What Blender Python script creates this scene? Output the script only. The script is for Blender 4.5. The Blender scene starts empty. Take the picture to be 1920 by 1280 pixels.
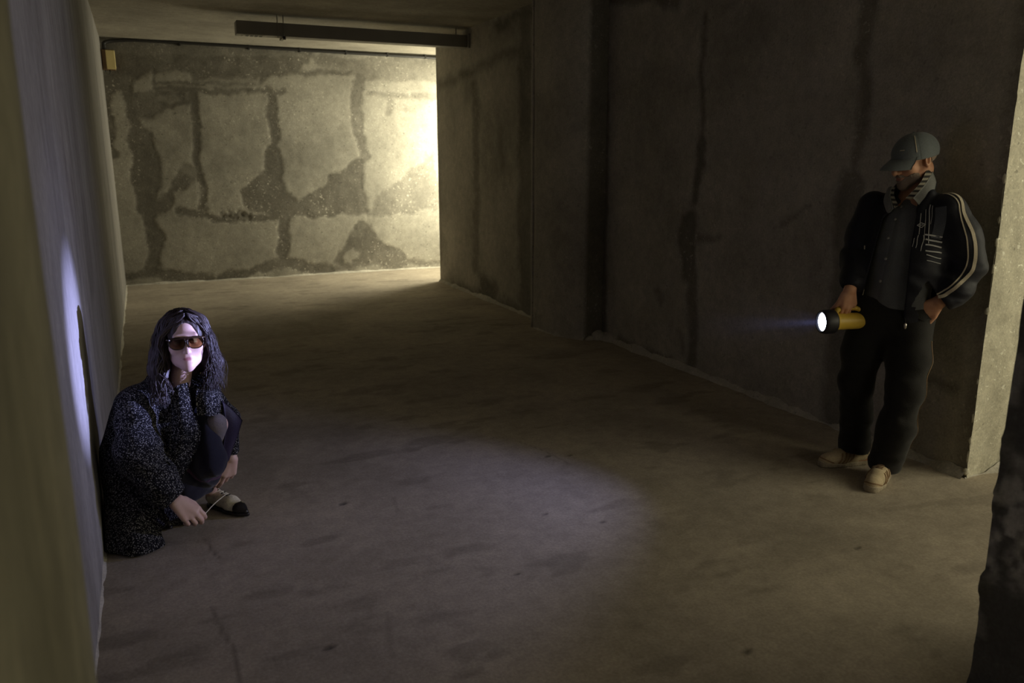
import bpy, bmesh, math, random
import numpy as np
from mathutils import Vector, Matrix

# ------------------------------------------------------------------ camera, light, exposure
scene = bpy.context.scene
COL = scene.collection
R = math.radians

cam_data = bpy.data.cameras.new('camera')
cam_data.sensor_width = 36.0
cam_data.lens = 1497.85 / 1920 * 36.0
cam_data.clip_start = 0.05
cam_data.dof.use_dof = True
cam_data.dof.focus_distance = 4.0
cam_data.dof.aperture_fstop = 3.2
cam = bpy.data.objects.new('camera', cam_data)
COL.objects.link(cam)
cam.location = (0, 0, 1.6)
cam.rotation_euler = (R(90 - 12.876), R(0.055), R(-24.595))
scene.camera = cam

scene.view_settings.view_transform = 'Standard'
scene.view_settings.look = 'None'
scene.view_settings.gamma = 1.0
scene.view_settings.use_curve_mapping = False
scene.view_settings.exposure = 0.0
scene.cycles.use_denoising = True
scene.cycles.max_bounces = 8
scene.cycles.diffuse_bounces = 4
scene.cycles.adaptive_threshold = 0.05
scene.cycles.caustics_reflective = False
scene.cycles.caustics_refractive = False
scene.cycles.sample_clamp_indirect = 4.0

world = bpy.data.worlds.new('world')
scene.world = world
world.use_nodes = True
world.node_tree.nodes['Background'].inputs[0].default_value = (1.0, 0.94, 0.74, 1)
world.node_tree.nodes['Background'].inputs[1].default_value = 1.0

def area_light(name, loc, aim, sx, sy, power, color):
    d = bpy.data.lights.new(name, 'AREA')
    d.shape = 'RECTANGLE'; d.size = sx; d.size_y = sy
    d.energy = power; d.color = color
    o = bpy.data.objects.new(name, d); COL.objects.link(o)
    o.location = loc
    o.rotation_euler = (Vector(aim) - Vector(loc)).to_track_quat('-Z', 'Y').to_euler()
    return o

DAY = (1.0, 0.92, 0.64)
# daylight through the window at the end of the rear side passage
area_light('rear_passage_daylight', (4.56, 10.72, 1.75), (3.3, 11.35, 1.4), 1.1, 1.9, 120, (1.0, .94, .70))
# daylight through the window of the near side passage
area_light('near_passage_daylight', (5.55, .55, 1.75), (3.2, 1.9, 1.0), 2.5, 1.5, 45, DAY)
# dim added fill from behind the view point, at an unseen made-up window
area_light('rear_room_fill', (3.6, -2.9, 1.7), (2.8, 3.0, 1.2), 1.6, 1.4, 11, (1.0, .90, .74))

# ------------------------------------------------------------------ measurements of the room
XL, XR, XN = -0.278, 3.555, 3.721        # left wall, rear right wall, near right wall
YB, YC, YE = 11.402, 10.079, 2.528       # back wall, end of rear right wall, end of near right wall
HC = 3.041                               # ceiling

# ------------------------------------------------------------------ helpers
def link(o, parent=None):
    COL.objects.link(o)
    if parent is not None:
        o.parent = parent
    return o

def tag(o, label=None, cat=None, group=None, kind=None):
    if label: o['label'] = label
    if cat: o['category'] = cat
    if group: o['group'] = group
    if kind: o['kind'] = kind
    return o

def mesh_obj(name, verts, faces, mats, parent=None, smooth=False, fmat=None):
    me = bpy.data.meshes.new(name)
    verts = np.asarray(verts, dtype=np.float32)
    if isinstance(faces, np.ndarray) and faces.ndim == 2:
        n, k = faces.shape
        me.vertices.add(len(verts)); me.vertices.foreach_set('co', verts.ravel())
        me.loops.add(n * k); me.loops.foreach_set('vertex_index', faces.astype(np.int32).ravel())
        me.polygons.add(n)
        me.polygons.foreach_set('loop_start', np.arange(0, n * k, k, dtype=np.int32))
        me.polygons.foreach_set('loop_total', np.full(n, k, dtype=np.int32))
        me.update(calc_edges=True)
    else:
        me.from_pydata(verts.tolist(), [], [list(map(int, f)) for f in faces])
    if not isinstance(mats, (list, tuple)): mats = [mats]
    for m in mats: me.materials.append(m)
    if fmat is not None:
        me.polygons.foreach_set('material_index', np.asarray(fmat, dtype=np.int32))
    if smooth:
        me.polygons.foreach_set('use_smooth', np.ones(len(me.polygons), dtype=bool))
    me.validate()
    me.update()
    return link(bpy.data.objects.new(name, me), parent)

def bm_obj(name, bm, mat, parent=None, smooth=False):
    bmesh.ops.recalc_face_normals(bm, faces=bm.faces[:])
    me = bpy.data.meshes.new(name)
    bm.to_mesh(me); bm.free()
    me.materials.append(mat)
    if smooth:
        for p in me.polygons: p.use_smooth = True
    return link(bpy.data.objects.new(name, me), parent)

def add_box(bm, lo, hi, bev=0.0, mtx=None):
    lo, hi = Vector(lo), Vector(hi)
    r = bmesh.ops.create_cube(bm, size=1.0)
    vs = r['verts']
    for v in vs:
        v.co = Vector(((v.co.x + .5) * (hi.x - lo.x) + lo.x, (v.co.y + .5) * (hi.y - lo.y) + lo.y, (v.co.z + .5) * (hi.z - lo.z) + lo.z))
    if bev > 0:
        es = list({e for v in vs for e in v.link_edges})
        r = bmesh.ops.bevel(bm, geom=es, offset=bev, segments=2, affect='EDGES', profile=0.5)
        vs = list({v for f in r['faces'] for v in f.verts} | {v for v in vs if v.is_valid})
    if mtx is not None:
        for v in vs: v.co = mtx @ v.co
    return vs

def tube_arrays(pts, rad, n=8, closed=True):
    """verts, quads of a tube swept along pts with a radius per point (capped ends)."""
    pts = np.asarray(pts, float); m = len(pts)
    rad = np.broadcast_to(np.asarray(rad, float), (m,))
    t = np.gradient(pts, axis=0); t /= np.linalg.norm(t, axis=1, keepdims=True) + 1e-12
    ref = np.array([0, 0, 1.]) if abs(t[0, 2]) < .9 else np.array([1., 0, 0])
    V = []
    u = np.cross(t[0], ref); u /= np.linalg.norm(u)
    a = np.linspace(0, 2 * np.pi, n, endpoint=False)
    for i in range(m):
        u = u - t[i] * (u @ t[i]); u /= np.linalg.norm(u) + 1e-12
        w = np.cross(t[i], u)
        V.append(pts[i] + rad[i] * (np.cos(a)[:, None] * u + np.sin(a)[:, None] * w))
    V = np.concatenate(V)
    F = []
    for i in range(m - 1):
        for j in range(n):
            F.append((i * n + j, i * n + (j + 1) % n, (i + 1) * n + (j + 1) % n, (i + 1) * n + j))
    if closed:
        V = np.concatenate([V, pts[:1], pts[-1:]])
        k = m * n
        for j in range(n):
            F.append((k, (j + 1) % n, j, j))
            F.append((k + 1, (m - 1) * n + j, (m - 1) * n + (j + 1) % n, (m - 1) * n + (j + 1) % n))
    return V, F

def tube(name, pts, rad, mat, parent=None, n=8):
    V, F = tube_arrays(pts, rad, n)
    F = [f if f[2] != f[3] else f[:3] for f in F]
    return mesh_obj(name, V, F, mat, parent, smooth=True)

def catmull(P, n=8):
    P = np.asarray(P, float)
    Q = np.vstack([2 * P[0] - P[1], P, 2 * P[-1] - P[-2]])
    out = []
    for i in range(1, len(Q) - 2):
        for t in np.linspace(0, 1, n, endpoint=False):
            a, b, c, d = Q[i - 1], Q[i], Q[i + 1], Q[i + 2]
            out.append(.5 * (2 * b + (c - a) * t + (2 * a - 5 * b + 4 * c - d) * t ** 2 + (3 * b - a - 3 * c + d) * t ** 3))
    out.append(P[-1])
    return np.array(out)

# value noise
def _hash(i, j, k, s):
    h = i * np.uint32(374761393) + j * np.uint32(668265263) + k * np.uint32(2147483647) + np.uint32((s * 1274126177) & 0xFFFFFFFF)
    h = (h ^ (h >> np.uint32(13))) * np.uint32(1274126177)
    h = h ^ (h >> np.uint32(16))
    return (h & np.uint32(0xFFFF)).astype(np.float32) * np.float32(1 / 65535.0)

def vnoise(P, s=0):
    P = np.asarray(P, np.float32)
    f = np.floor(P); w = P - f; w = w * w * (3 - 2 * w)
    g = f.astype(np.int32).astype(np.uint32)
    X = (g[..., 0], g[..., 0] + np.uint32(1)); Y = (g[..., 1], g[..., 1] + np.uint32(1)); Z = (g[..., 2], g[..., 2] + np.uint32(1))
    wx, wy, wz = w[..., 0], w[..., 1], w[..., 2]
    def lx(b, c):
        h0 = _hash(X[0], Y[b], Z[c], s); h1 = _hash(X[1], Y[b], Z[c], s)
        return h0 + (h1 - h0) * wx
    a0 = lx(0, 0); a0 = a0 + (lx(1, 0) - a0) * wy
    a1 = lx(0, 1); a1 = a1 + (lx(1, 1) - a1) * wy
    return a0 + (a1 - a0) * wz

def fbm(P, oct=4, s=0):
    P = np.asarray(P, np.float32); out = 0; amp = .5; tot = 0
    for o in range(oct):
        out = out + amp * vnoise(P * 2 ** o + 17.3 * o, s + o); tot += amp; amp *= .5
    return out / tot

def lump_mesh(bm, c, r, seed, axes=(1, 1, 1)):
    res = bmesh.ops.create_icosphere(bm, subdivisions=2, radius=1.0)
    for v in res['verts']:
        p = np.array(v.co)
        d = .65 + .8 * float(fbm(p[None] * 1.6 + seed * 7.7, 3, 200 + seed)[0])
        v.co = Vector(np.array(c) + p * d * r * np.array(axes))

# ------------------------------------------------------------------ materials
def new_mat(name):
    m = bpy.data.materials.new(name); m.use_nodes = True
    nt = m.node_tree
    return m, nt, nt.nodes['Principled BSDF']

def node(nt, typ, **kw):
    n = nt.nodes.new(typ)
    for k, v in kw.items():
        if k.startswith('in_'):
            key = k[3:]
            n.inputs[int(key) if key.isdigit() else key.replace('_', ' ')].default_value = v
        else:
            setattr(n, k, v)
    return n

def mix_col(nt, fac, a, b, mode='MIX'):
    n = nt.nodes.new('ShaderNodeMix'); n.data_type = 'RGBA'; n.blend_type = mode
    for sock, v in ((n.inputs[0], fac), (n.inputs[6], a), (n.inputs[7], b)):
        if hasattr(v, 'is_linked') or isinstance(v, bpy.types.NodeSocket): nt.links.new(v, sock)
        elif isinstance(v, (tuple, list)): sock.default_value = tuple(v) + ((1,) if len(v) == 3 else ())
        else: sock.default_value = v
    return n.outputs[2]

def ramp(nt, src, stops):
    n = nt.nodes.new('ShaderNodeValToRGB')
    e = n.color_ramp.elements
    while len(e) > 1: e.remove(e[-1])
    for i, (p, c) in enumerate(stops):
        el = e[0] if i == 0 else e.new(p)
        el.position = p
        el.color = (c, c, c, 1) if isinstance(c, (int, float)) else tuple(c) + (1,)
    nt.links.new(src, n.inputs[0])
    return n.outputs[0]

def noise_tex(nt, vec, scale, detail=4, rough=.55, dist=0.0):
    n = node(nt, 'ShaderNodeTexNoise')
    n.inputs['Scale'].default_value = scale; n.inputs['Detail'].default_value = detail
    n.inputs['Roughness'].default_value = rough; n.inputs['Distortion'].default_value = dist
    if vec is not None: nt.links.new(vec, n.inputs['Vector'])
    return n.outputs['Fac']

def plain_mat(name, col, rough=.7, metal=0.0, nscale=0, namp=.25, bump=0.0, spec=.5, sheen=0.0):
    m, nt, b = new_mat(name)
    b.inputs['Roughness'].default_value = rough
    b.inputs['Metallic'].default_value = metal
    b.inputs['Specular IOR Level'].default_value = spec
    if sheen: b.inputs['Sheen Weight'].default_value = sheen
    b.inputs['Base Color'].default_value = tuple(col) + (1,)
    if nscale:
        tc = node(nt, 'ShaderNodeTexCoord')
        nz = noise_tex(nt, tc.outputs['Object'], nscale, 5)
        lo = tuple(c * (1 - namp) for c in col); hi = tuple(min(1, c * (1 + namp)) for c in col)
        nt.links.new(mix_col(nt, nz, lo, hi), b.inputs['Base Color'])
        if bump:
            bp = node(nt, 'ShaderNodeBump'); bp.inputs['Strength'].default_value = bump; bp.inputs['Distance'].default_value = .01
            nt.links.new(nz, bp.inputs['Height']); nt.links.new(bp.outputs[0], b.inputs['Normal'])
    return m

def concrete(name, light, dark, speck=.5, pits=.5, rough=.9, spots=True, stretch=(1, 1, 1), fine=1.0, bump=.35):
    """Raw concrete: two tones chosen by the mesh attribute 'stain_shade' (damp joints and patches, painted shade on the column), mottling, pits and pale specks."""
    m, nt, b = new_mat(name)
    tc = node(nt, 'ShaderNodeTexCoord')
    mp = node(nt, 'ShaderNodeMapping'); mp.inputs['Scale'].default_value = stretch
    nt.links.new(tc.outputs['Object'], mp.inputs['Vector'])
    v = mp.outputs[0]
    at = node(nt, 'ShaderNodeAttribute'); at.attribute_name = 'stain_shade'
    c = mix_col(nt, at.outputs['Fac'], light, dark)
    big = noise_tex(nt, v, 1.6, 3, .6)
    c = mix_col(nt, 1.0, c, ramp(nt, big, [(.25, .78), (.75, 1.18)]), 'MULTIPLY')
    mid = noise_tex(nt, v, 14 * fine, 3, .65)
    c = mix_col(nt, 1.0, c, ramp(nt, mid, [(.25, .84), (.75, 1.13)]), 'MULTIPLY')
    fin = noise_tex(nt, v, 80 * fine, 2, .65)
    c = mix_col(nt, 1.0, c, ramp(nt, fin, [(.3, .86), (.7, 1.12)]), 'MULTIPLY')
    if speck > .05:
        sp = noise_tex(nt, v, 30, 2, .8)
        mul = node(nt, 'ShaderNodeMath', operation='MULTIPLY')
        nt.links.new(ramp(nt, sp, [(.615, 0.0), (.66, 1.0)]), mul.inputs[0])
        nt.links.new(ramp(nt, big, [(.45, .15), (.62, 1.0)]), mul.inputs[1])
        mul2 = node(nt, 'ShaderNodeMath', operation='MULTIPLY'); mul2.inputs[1].default_value = speck
        nt.links.new(mul.outputs[0], mul2.inputs[0])
        c = mix_col(nt, mul2.outputs[0], c, tuple(min(1, x * 1.9) for x in light))
    if pits > 0:
        pit = noise_tex(nt, v, 38, 0, .5)
        c = mix_col(nt, ramp(nt, pit, [(.16, pits), (.24, 0.0)]), c, tuple(x * .35 for x in dark))
    nt.links.new(c, b.inputs['Base Color'])
    b.inputs['Roughness'].default_value = rough
    b.inputs['Specular IOR Level'].default_value = .25
    bp = node(nt, 'ShaderNodeBump'); bp.inputs['Strength'].default_value = bump; bp.inputs['Distance'].default_value = .006
    nt.links.new(fin, bp.inputs['Height']); nt.links.new(bp.outputs[0], b.inputs['Normal'])
    return m

M = {}
M['wall_back'] = concrete('plaster_back', (.36, .34, .285), (.165, .152, .125), .7)
M['wall_right'] = concrete('concrete_right', (.45, .42, .355), (.20, .185, .15), .3, .25)
M['wall_left'] = concrete('concrete_left', (.30, .285, .265), (.20, .185, .175), .15, .0, stretch=(1, 1, .35))
M['wall_jamb'] = concrete('concrete_jamb', (.60, .57, .45), (.34, .32, .25), .9)
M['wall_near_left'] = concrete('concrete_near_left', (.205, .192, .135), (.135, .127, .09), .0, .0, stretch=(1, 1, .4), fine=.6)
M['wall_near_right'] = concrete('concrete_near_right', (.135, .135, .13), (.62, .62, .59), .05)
M['floor'] = concrete('screed_floor', (.405, .35, .275), (.145, .125, .10), .06, .0, bump=.12)
M['ceiling'] = concrete('concrete_ceiling', (.36, .33, .27), (.22, .20, .16), .25)
M['mortar'] = concrete('mortar', (.50, .47, .40), (.30, .28, .23), .4)

# ------------------------------------------------------------------ stained wall sheets
def seg_dist(U, pts):
    d = np.full(U.shape[:-1], 1e9)
    for a, b in zip(pts[:-1], pts[1:]):
        a = np.array(a, float); b = np.array(b, float)
        ab = b - a
        t = np.clip(((U - a) @ ab) / (ab @ ab + 1e-12), 0, 1)
        d = np.minimum(d, np.linalg.norm(U - a - t[..., None] * ab, axis=-1))
    return d

def poly_dist(U, pts):
    pts = list(pts)
    d = seg_dist(U, pts + [pts[0]])
    inside = np.zeros(U.shape[:-1], bool)
    x, y = U[..., 0], U[..., 1]
    n = len(pts)
    for i in range(n):
        x1, y1 = pts[i]; x2, y2 = pts[(i + 1) % n]
        c = ((y1 > y) != (y2 > y)) & (x < (x2 - x1) * (y - y1) / (y2 - y1 + 1e-12) + x1)
        inside ^= c
    return np.where(inside, -d, d)

def stain_mask(U, lines=(), polys=(), holes=(), warp=.05, edge=.025, seed=3):
    """1 inside damp joints and patches. lines: (points, half width, strength)."""
    Z = np.zeros(U.shape[:-1])
    W = np.stack([U[..., 0], U[..., 1], Z], -1)
    wp = np.stack([fbm(W * 5, 4, seed) - .5, fbm(W * 5 + 50, 4, seed + 9) - .5], -1) * warp * 3
    wp += np.stack([fbm(W * 28, 3, seed + 20) - .5, fbm(W * 28 + 30, 3, seed + 29) - .5], -1) * warp * .9
    V = U + wp
    m = Z.copy()
    for pts, w, s in lines:
        d = seg_dist(V, pts) - w
        m = np.maximum(m, s * np.clip(.5 - d / (2 * edge), 0, 1))
    for pts, s in polys:
        d = poly_dist(V, pts)
        m = np.maximum(m, s * np.clip(.5 - d / (2 * edge), 0, 1))
    for pts, s in holes:
        d = poly_dist(V, pts)
        m = m * (1 - s * np.clip(.5 - d / (2 * edge), 0, 1))
    return m

def sheet(name, o, eu, ev, lu, lv, step, mat, stain_shade=None, relief=None, kind='structure', us=None, vs=None):
    """A gridded wall/floor sheet at o spanned by eu*lu, ev*lv; the normal is eu x ev."""
    nu, nv = max(2, int(lu / step) + 1), max(2, int(lv / step) + 1)
    us = np.linspace(0, lu, nu) if us is None else us; vs = np.linspace(0, lv, nv) if vs is None else vs
    nu, nv = len(us), len(vs)
    u, v = np.meshgrid(us, vs, indexing='ij')
    U = np.stack([u, v], -1)
    eu, ev, o = (np.array(x, float) for x in (eu, ev, o))
    n = np.cross(eu, ev)
    P = o + u[..., None] * eu + v[..., None] * ev
    st = stain_shade(U) if stain_shade else np.zeros_like(u)
    if relief is not None:
        P = P + relief(U, st)[..., None] * n
    idx = np.arange(nu * nv).reshape(nu, nv)
    F = np.stack([idx[:-1, :-1], idx[1:, :-1], idx[1:, 1:], idx[:-1, 1:]], -1).reshape(-1, 4)
    ob = mesh_obj(name, P.reshape(-1, 3), F, mat, smooth=True)
    a = ob.data.attributes.new('stain_shade', 'FLOAT', 'POINT')
    a.data.foreach_set('value', st.astype(np.float32).ravel())
    tag(ob, kind=kind)
    return ob

def W3(U, s=1.0):
    return np.stack([U[..., 0] * s, U[..., 1] * s, np.zeros(U.shape[:-1])], -1)
# ================================================================== THE ROOM
rng = np.random.default_rng(7)
random.seed(7)

# ---- floor
def floor_stain(U):
    X = U + np.array([-3.0, -3.4])
    lines = [([(0.12, 3.44), (0.13, 3.33), (0.155, 3.24)], .004, .9), ([(0.095, 2.85), (0.115, 2.69), (0.14, 2.58), (0.15, 2.30), (.12, 1.9)], .0045, .75),
             ([(1.86, 3.98), (1.92, 3.83), (1.97, 3.54)], .003, .6), ([(0.98, 3.54), (0.95, 3.36)], .006, .35), ([(0.67, 2.55), (0.61, 2.29)], .01, .3),
             ([(2.3, 3.6), (2.7, 3.2)], .005, .3), ([(3.0, 2.42), (3.45, 2.36)], .02, .35), ([(2.59, 2.72), (2.78, 2.51)], .03, .22)]
    for x, y, r in ((0.73, 3.55, .013), (1.55, 3.04, .008), (1.75, 2.86, .008), (1.68, 1.82, .011), (1.9, 3.7, .012), (2.02, 3.66, .008), (1.2, 2.6, .007), (.42, 2.42, .012), (2.6, 2.2, .01)):
        lines.append(([(x, y), (x + .02, y + .005)], r, .95))
    m = np.zeros(U.shape[:-1])
    m = np.maximum(m, stain_mask(X, lines, warp=.006, edge=.006, seed=5))
    W = W3(X)
    blot = fbm(W * 1.3, 5, 31)
    m = np.maximum(m, np.clip((blot - .56) * 2.2, 0, .28))
    scuff = fbm(W3(X) * np.array([3.5, 9, 1]), 5, 77)
    m = np.maximum(m, np.clip((scuff - .62) * 4, 0, .35))
    return np.clip(m, 0, 1)
def floor_relief(U, st):
    return (fbm(W3(U, 2.2), 3, 4) - .5) * .006 - .004 * (st > .7)
# the near, finely seen field of the floor and the wide rest of it
sheet('floor', (-3.0, -3.4, 0), (1, 0, 0), (0, 1, 0), 9.0, 15.2, .03, M['floor'], floor_stain, floor_relief,
      us=np.concatenate([np.arange(0, 2.65, .09), np.arange(2.66, 6.75, .013), np.arange(6.8, 9.01, .09)]),
      vs=np.concatenate([np.arange(0, 4.7, .09), np.arange(4.72, 8.2, .013), np.arange(8.2, 15.21, .035)]))

# ---- ceiling
def ceil_stain(U):
    X = np.stack([U[..., 0] - 3.0, 11.8 - U[..., 1]], -1)
    m = stain_mask(X, [([(1.0, 11.1), (1.04, 9.5), (1.08, 7.6)], .012, -1.0)], warp=.01, edge=.012, seed=8)
    m = np.maximum(0, fbm(W3(X) * np.array([1.0, 2.2, 1]), 5, 12) * 1.6 - .6)
    band = stain_mask(X, [([(1.3, 8.55), (3.6, 8.35)], .16, .9), ([(-.2, 8.0), (1.0, 8.05)], .1, .4)], warp=.08, edge=.12, seed=9)
    return np.clip(np.maximum(m * .7, band), 0, 1)
sheet('ceiling', (-3.0, 11.8, HC), (1, 0, 0), (0, -1, 0), 9.0, 15.2, .06, M['ceiling'], ceil_stain,
      lambda U, s: (fbm(W3(U, 1.5), 3, 14) - .5) * .012)

# ---- back wall: pale plaster panels between dark damp joints (coordinates x, z)
BL = [([(-.03, 2.49), (0.0, 2.08), (.09, 1.83)], .07, 1), ([(.09, 1.83), (.12, 1.60), (.10, 1.30)], .17, 1), ([(.10, 1.3), (.09, 1.0)], .12, 1), ([(.1, 1.05), (.14, .77), (.10, .45), (.08, .18)], .085, 1),
      ([(.77, 2.43), (.75, 2.03), (.75, 1.65), (.74, .98)], .045, 1), ([(.15, .93), (.38, 1.11), (.52, 1.30)], .09, 1), ([(.5, 1.3), (.61, 1.43)], .12, .7),
      ([(.45, .93), (.72, .9), (.94, .83), (1.65, .82)], .045, 1), ([(.29, 2.455), (1.07, 2.475), (1.85, 2.48)], .035, .95),
      ([(1.69, 2.49), (1.73, 2.11)], .06, 1), ([(1.73, 2.2), (1.72, 1.72)], .04, 1), ([(1.72, 1.68), (1.69, 1.38)], .11, 1), ([(2.91, 2.7), (2.86, 2.3), (2.94, 1.65)], .08, .8),
      ([(1.77, .81), (1.76, .5), (1.74, .19)], .08, 1), ([(1.45, .12), (1.75, .22), (2.1, .12)], .07, .95), ([(3.04, 2.48), (3.5, 2.47), (4.1, 2.5)], .045, .55), ([(3.33, 2.48), (3.33, 2.24)], .05, .55),
      ([(2.94, .8), (3.4, .83), (4.0, .89)], .03, .65), ([(-.28, .1), (.14, .16), (.5, .06), (.78, .05)], .07, .9), ([(.9, .05), (1.25, .1), (1.47, .17), (1.78, .17), (2.1, .12), (2.4, .08)], .06, .95),
      ([(2.4, .08), (3.55, .1), (4.1, .05)], .035, .7), ([(-.24, 2.61), (-.25, 2.1), (-.27, 1.65)], .05, .9), ([(2.96, 1.65), (2.95, .85)], .012, .5),
      ([(2.93, 1.8), (2.96, .1)], .01, .4), ([(1.01, .88), (1.32, .85)], .05, 1)]
BP = [([(1.84, 1.19), (2.0, 1.06), (2.39, 1.24), (2.46, 1.38), (2.94, 1.62), (2.94, .81), (1.65, .81), (1.27, .96), (1.23, 1.19), (1.42, 1.34), (1.59, 1.42), (1.79, 1.42)], 1),
      ([(2.82, .71), (3.01, .67), (3.11, .45), (3.41, .33), (3.55, .13), (2.65, .07), (2.44, .16), (2.63, .47)], .9),
      ([(3.98, 1.69), (4.1, .89), (3.42, .84), (2.98, .81), (3.02, 1.02), (3.44, 1.27)], .6),
      ([(-.23, 2.85), (2.21, 2.94), (2.1, 2.75), (2.85, 2.79), (2.77, 2.72), (1.74, 2.68), (1.63, 2.54), (.24, 2.5), (.25, 2.65), (-.05, 2.46), (-.24, 2.52)], .95),
      ([(-.3, 3.05), (2.4, 3.05), (2.2, 2.84), (-.3, 2.8)], .7),
      ([(2.21, 2.94), (4.1, 3.02), (4.1, 2.7), (3.05, 2.67), (2.43, 2.78)], .55),
      ([(-.05, 2.42), (.7, 2.44), (.72, 2.28), (.47, 2.19), (.2, 2.08), (.03, 2.08)], .85),
      ([(-.3, 2.6), (.05, 2.55), (.05, 2.45), (-.3, 2.4)], .9)]
BH = [([(2.62, .3), (2.72, .33), (2.8, .24), (2.7, .14), (2.6, .16)], .9), ([(-.2, 2.4), (-.1, 2.45), (-.05, 2.3), (-.08, 2.15), (-.17, 2.12)], .9),
      ([(.25, 2.62), (.5, 2.68), (.75, 2.66), (.78, 2.56), (.3, 2.55)], .85), ([(.5, 2.56), (1.6, 2.56), (1.6, 2.62), (.8, 2.6)], .6), ([(.3, 2.33), (.55, 2.4), (.62, 2.3), (.4, 2.24)], .6),
      ([(.4, 1.22), (.62, 1.15), (.6, .98), (.42, .97)], .9)]
def back_stain(U):
    X = U + np.array([XL, 0.0])
    m = stain_mask(X, BL, BP, BH, warp=.05, edge=.02, seed=3)
    mot = fbm(W3(X, 9), 4, 44)
    m = np.clip(m * (.72 + .5 * mot) + np.clip((fbm(W3(X, 3), 5, 51) - .6) * 2, 0, .25), 0, 1)
    return m
def back_relief(U, st):
    # the wall was cast in shallow panels: plaster skin proud of the joints, a crumbled patch low down
    r = -.006 * st + (fbm(W3(U, 6), 4, 16) - .5) * .006
    X = U + np.array([XL, 0.0])
    d = seg_dist(X, [(1.01, .88), (1.32, .85)])
    r += np.where(d < .06, -1.0 * (fbm(W3(U, 40), 2, 18) > .56) * .008, 0)
    return r
sheet('wall_back', (XL - .02, YB, 0), (1, 0, 0), (0, 0, 1), 5.0, HC + .02, .018, M['wall_back'], back_stain, back_relief)

# ---- left wall (seen at a grazing angle), coordinates y, z
def left_stain(U):
    X = np.stack([12.0 - U[..., 0], U[..., 1]], -1)
    L = [([(3.14, 1.77), (3.19, 1.63)], .012, .8), ([(3.94, 1.62), (3.94, 1.45)], .03, .7), ([(4.14, 1.46), (4.05, 1.18)], .12, .55), ([(4.8, 1.35), (4.7, 1.05)], .14, .75),
         ([(4.9, 2.3), (4.75, 1.6)], .15, .4), ([(6.4, 2.6), (6.2, .9)], .15, .45), ([(8.9, 2.6), (8.8, .4)], .12, .5), ([(3.3, 2.6), (3.2, 2.1)], .05, .4),
         ([(2.6, 2.4), (2.55, .6)], .04, .4), ([(2.95, 1.4), (2.9, .8)], .03, .35), ([(5.4, 1.1), (5.3, .2)], .08, .4)]
    m = stain_mask(X, L, warp=.05, edge=.05, seed=21)
    st = fbm(np.stack([X[..., 0] * 9, X[..., 1] * .8, 0 * X[..., 0]], -1), 4, 22)
    return np.clip(m + np.clip((st - .48) * 2.4, 0, .6), 0, 1)
sheet('wall_left', (XL, 12.0, -.02), (0, -1, 0), (0, 0, 1), 11.0, HC + .04, .03, M['wall_left'], left_stain,
      lambda U, s: (fbm(W3(U) * np.array([1.3, .5, 1]), 4, 23) - .5) * .012 - .002 * s)

# ---- near right wall with the raw end that frames the side passage (coordinates y, z)
def right_stain(U):
    X = np.stack([YE + U[..., 0], U[..., 1]], -1)
    L = [([(4.88, 2.58), (4.87, 2.15), (4.84, 1.74)], .025, .9), ([(4.84, 1.74), (4.87, 1.32)], .05, 1), ([(4.93, 1.15), (4.95, 1.0), (4.92, .8)], .10, .95), ([(4.86, .75), (4.82, .03)], .06, .85),
         ([(3.46, 3.0), (3.44, 2.5), (3.44, 2.17)], .06, .8), ([(3.43, 2.2), (3.41, 1.74), (3.43, 1.5)], .04, .7), ([(3.45, 1.5), (3.45, 1.1), (3.42, .07)], .085, .75), ([(6.3, 3.0), (6.2, 0)], .13, .95),
         ([(6.32, 2.95), (5.6, 2.85), (5.2, 2.74)], .05, .8), ([(4.0, 1.21), (3.88, 1.26), (3.74, 1.32)], .008, .95), ([(4.81, 1.05), (4.57, 1.07)], .018, .8), ([(2.79, .46), (2.65, .47)], .022, .9),
         ([(5.86, .06), (5.5, .04), (5.1, .03)], .05, .8), ([(4.7, 2.62), (4.1, 2.78), (3.6, 2.9)], .006, .6), ([(5.0, .3), (4.95, .15)], .02, .5), ([(2.53, 3), (2.53, 0)], .05, .55), ([(5.3, .55), (5.25, .5)], .03, .6)]
    m = stain_mask(X, L, warp=.03, edge=.025, seed=31)
    return np.clip(m + np.clip((fbm(W3(X, 1.8), 5, 32) - .55) * 1.6, 0, .35), 0, 1)
sheet('wall_right', (XN, YE, -.02), (0, 1, 0), (0, 0, 1), 3.75, HC + .04, .018, M['wall_right'], right_stain,
      lambda U, s: -(fbm(W3(U, 1.7), 4, 33) - .5) * .014 + .003 * s)
def end_stain(U):
    L = [([(.16, 0), (.17, .5), (.15, 1.0), (.18, 3.0)], .035, .35), ([(.3, .0), (.33, .5)], .06, .6), ([(.26, .2), (.27, .6), (.24, 1.6)], .03, .4)]
    m = stain_mask(U, L, warp=.05, edge=.04, seed=41)
    return np.clip(m + np.clip((fbm(W3(U) * np.array([6, 2, 1]), 5, 42) - .5) * 1.8, 0, .5), 0, 1)
sheet('wall_right_end', (XN, YE, -.02), (1, 0, 0), (0, 0, 1), .36, HC + .04, .012, M['wall_jamb'], end_stain,
      lambda U, s: (fbm(W3(U, 9), 4, 43) - .5) * .022 - .004 * s)

def struct_box(name, lo, hi, mat, bev=0.0):
    bm = bmesh.new(); add_box(bm, lo, hi, bev)
    return tag(bm_obj(name, bm, mat), kind='structure')

# body of the near right wall behind its face, and the wall of the passage behind it
struct_box('wall_right_core', (XN + .012, YE + .015, -.02), (4.075, 6.5, HC + .02), M['wall_jamb'])
struct_box('wall_passage_side', (4.07, 4.3, -.02), (5.85, 4.5, HC + .02), M['wall_jamb'])

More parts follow.
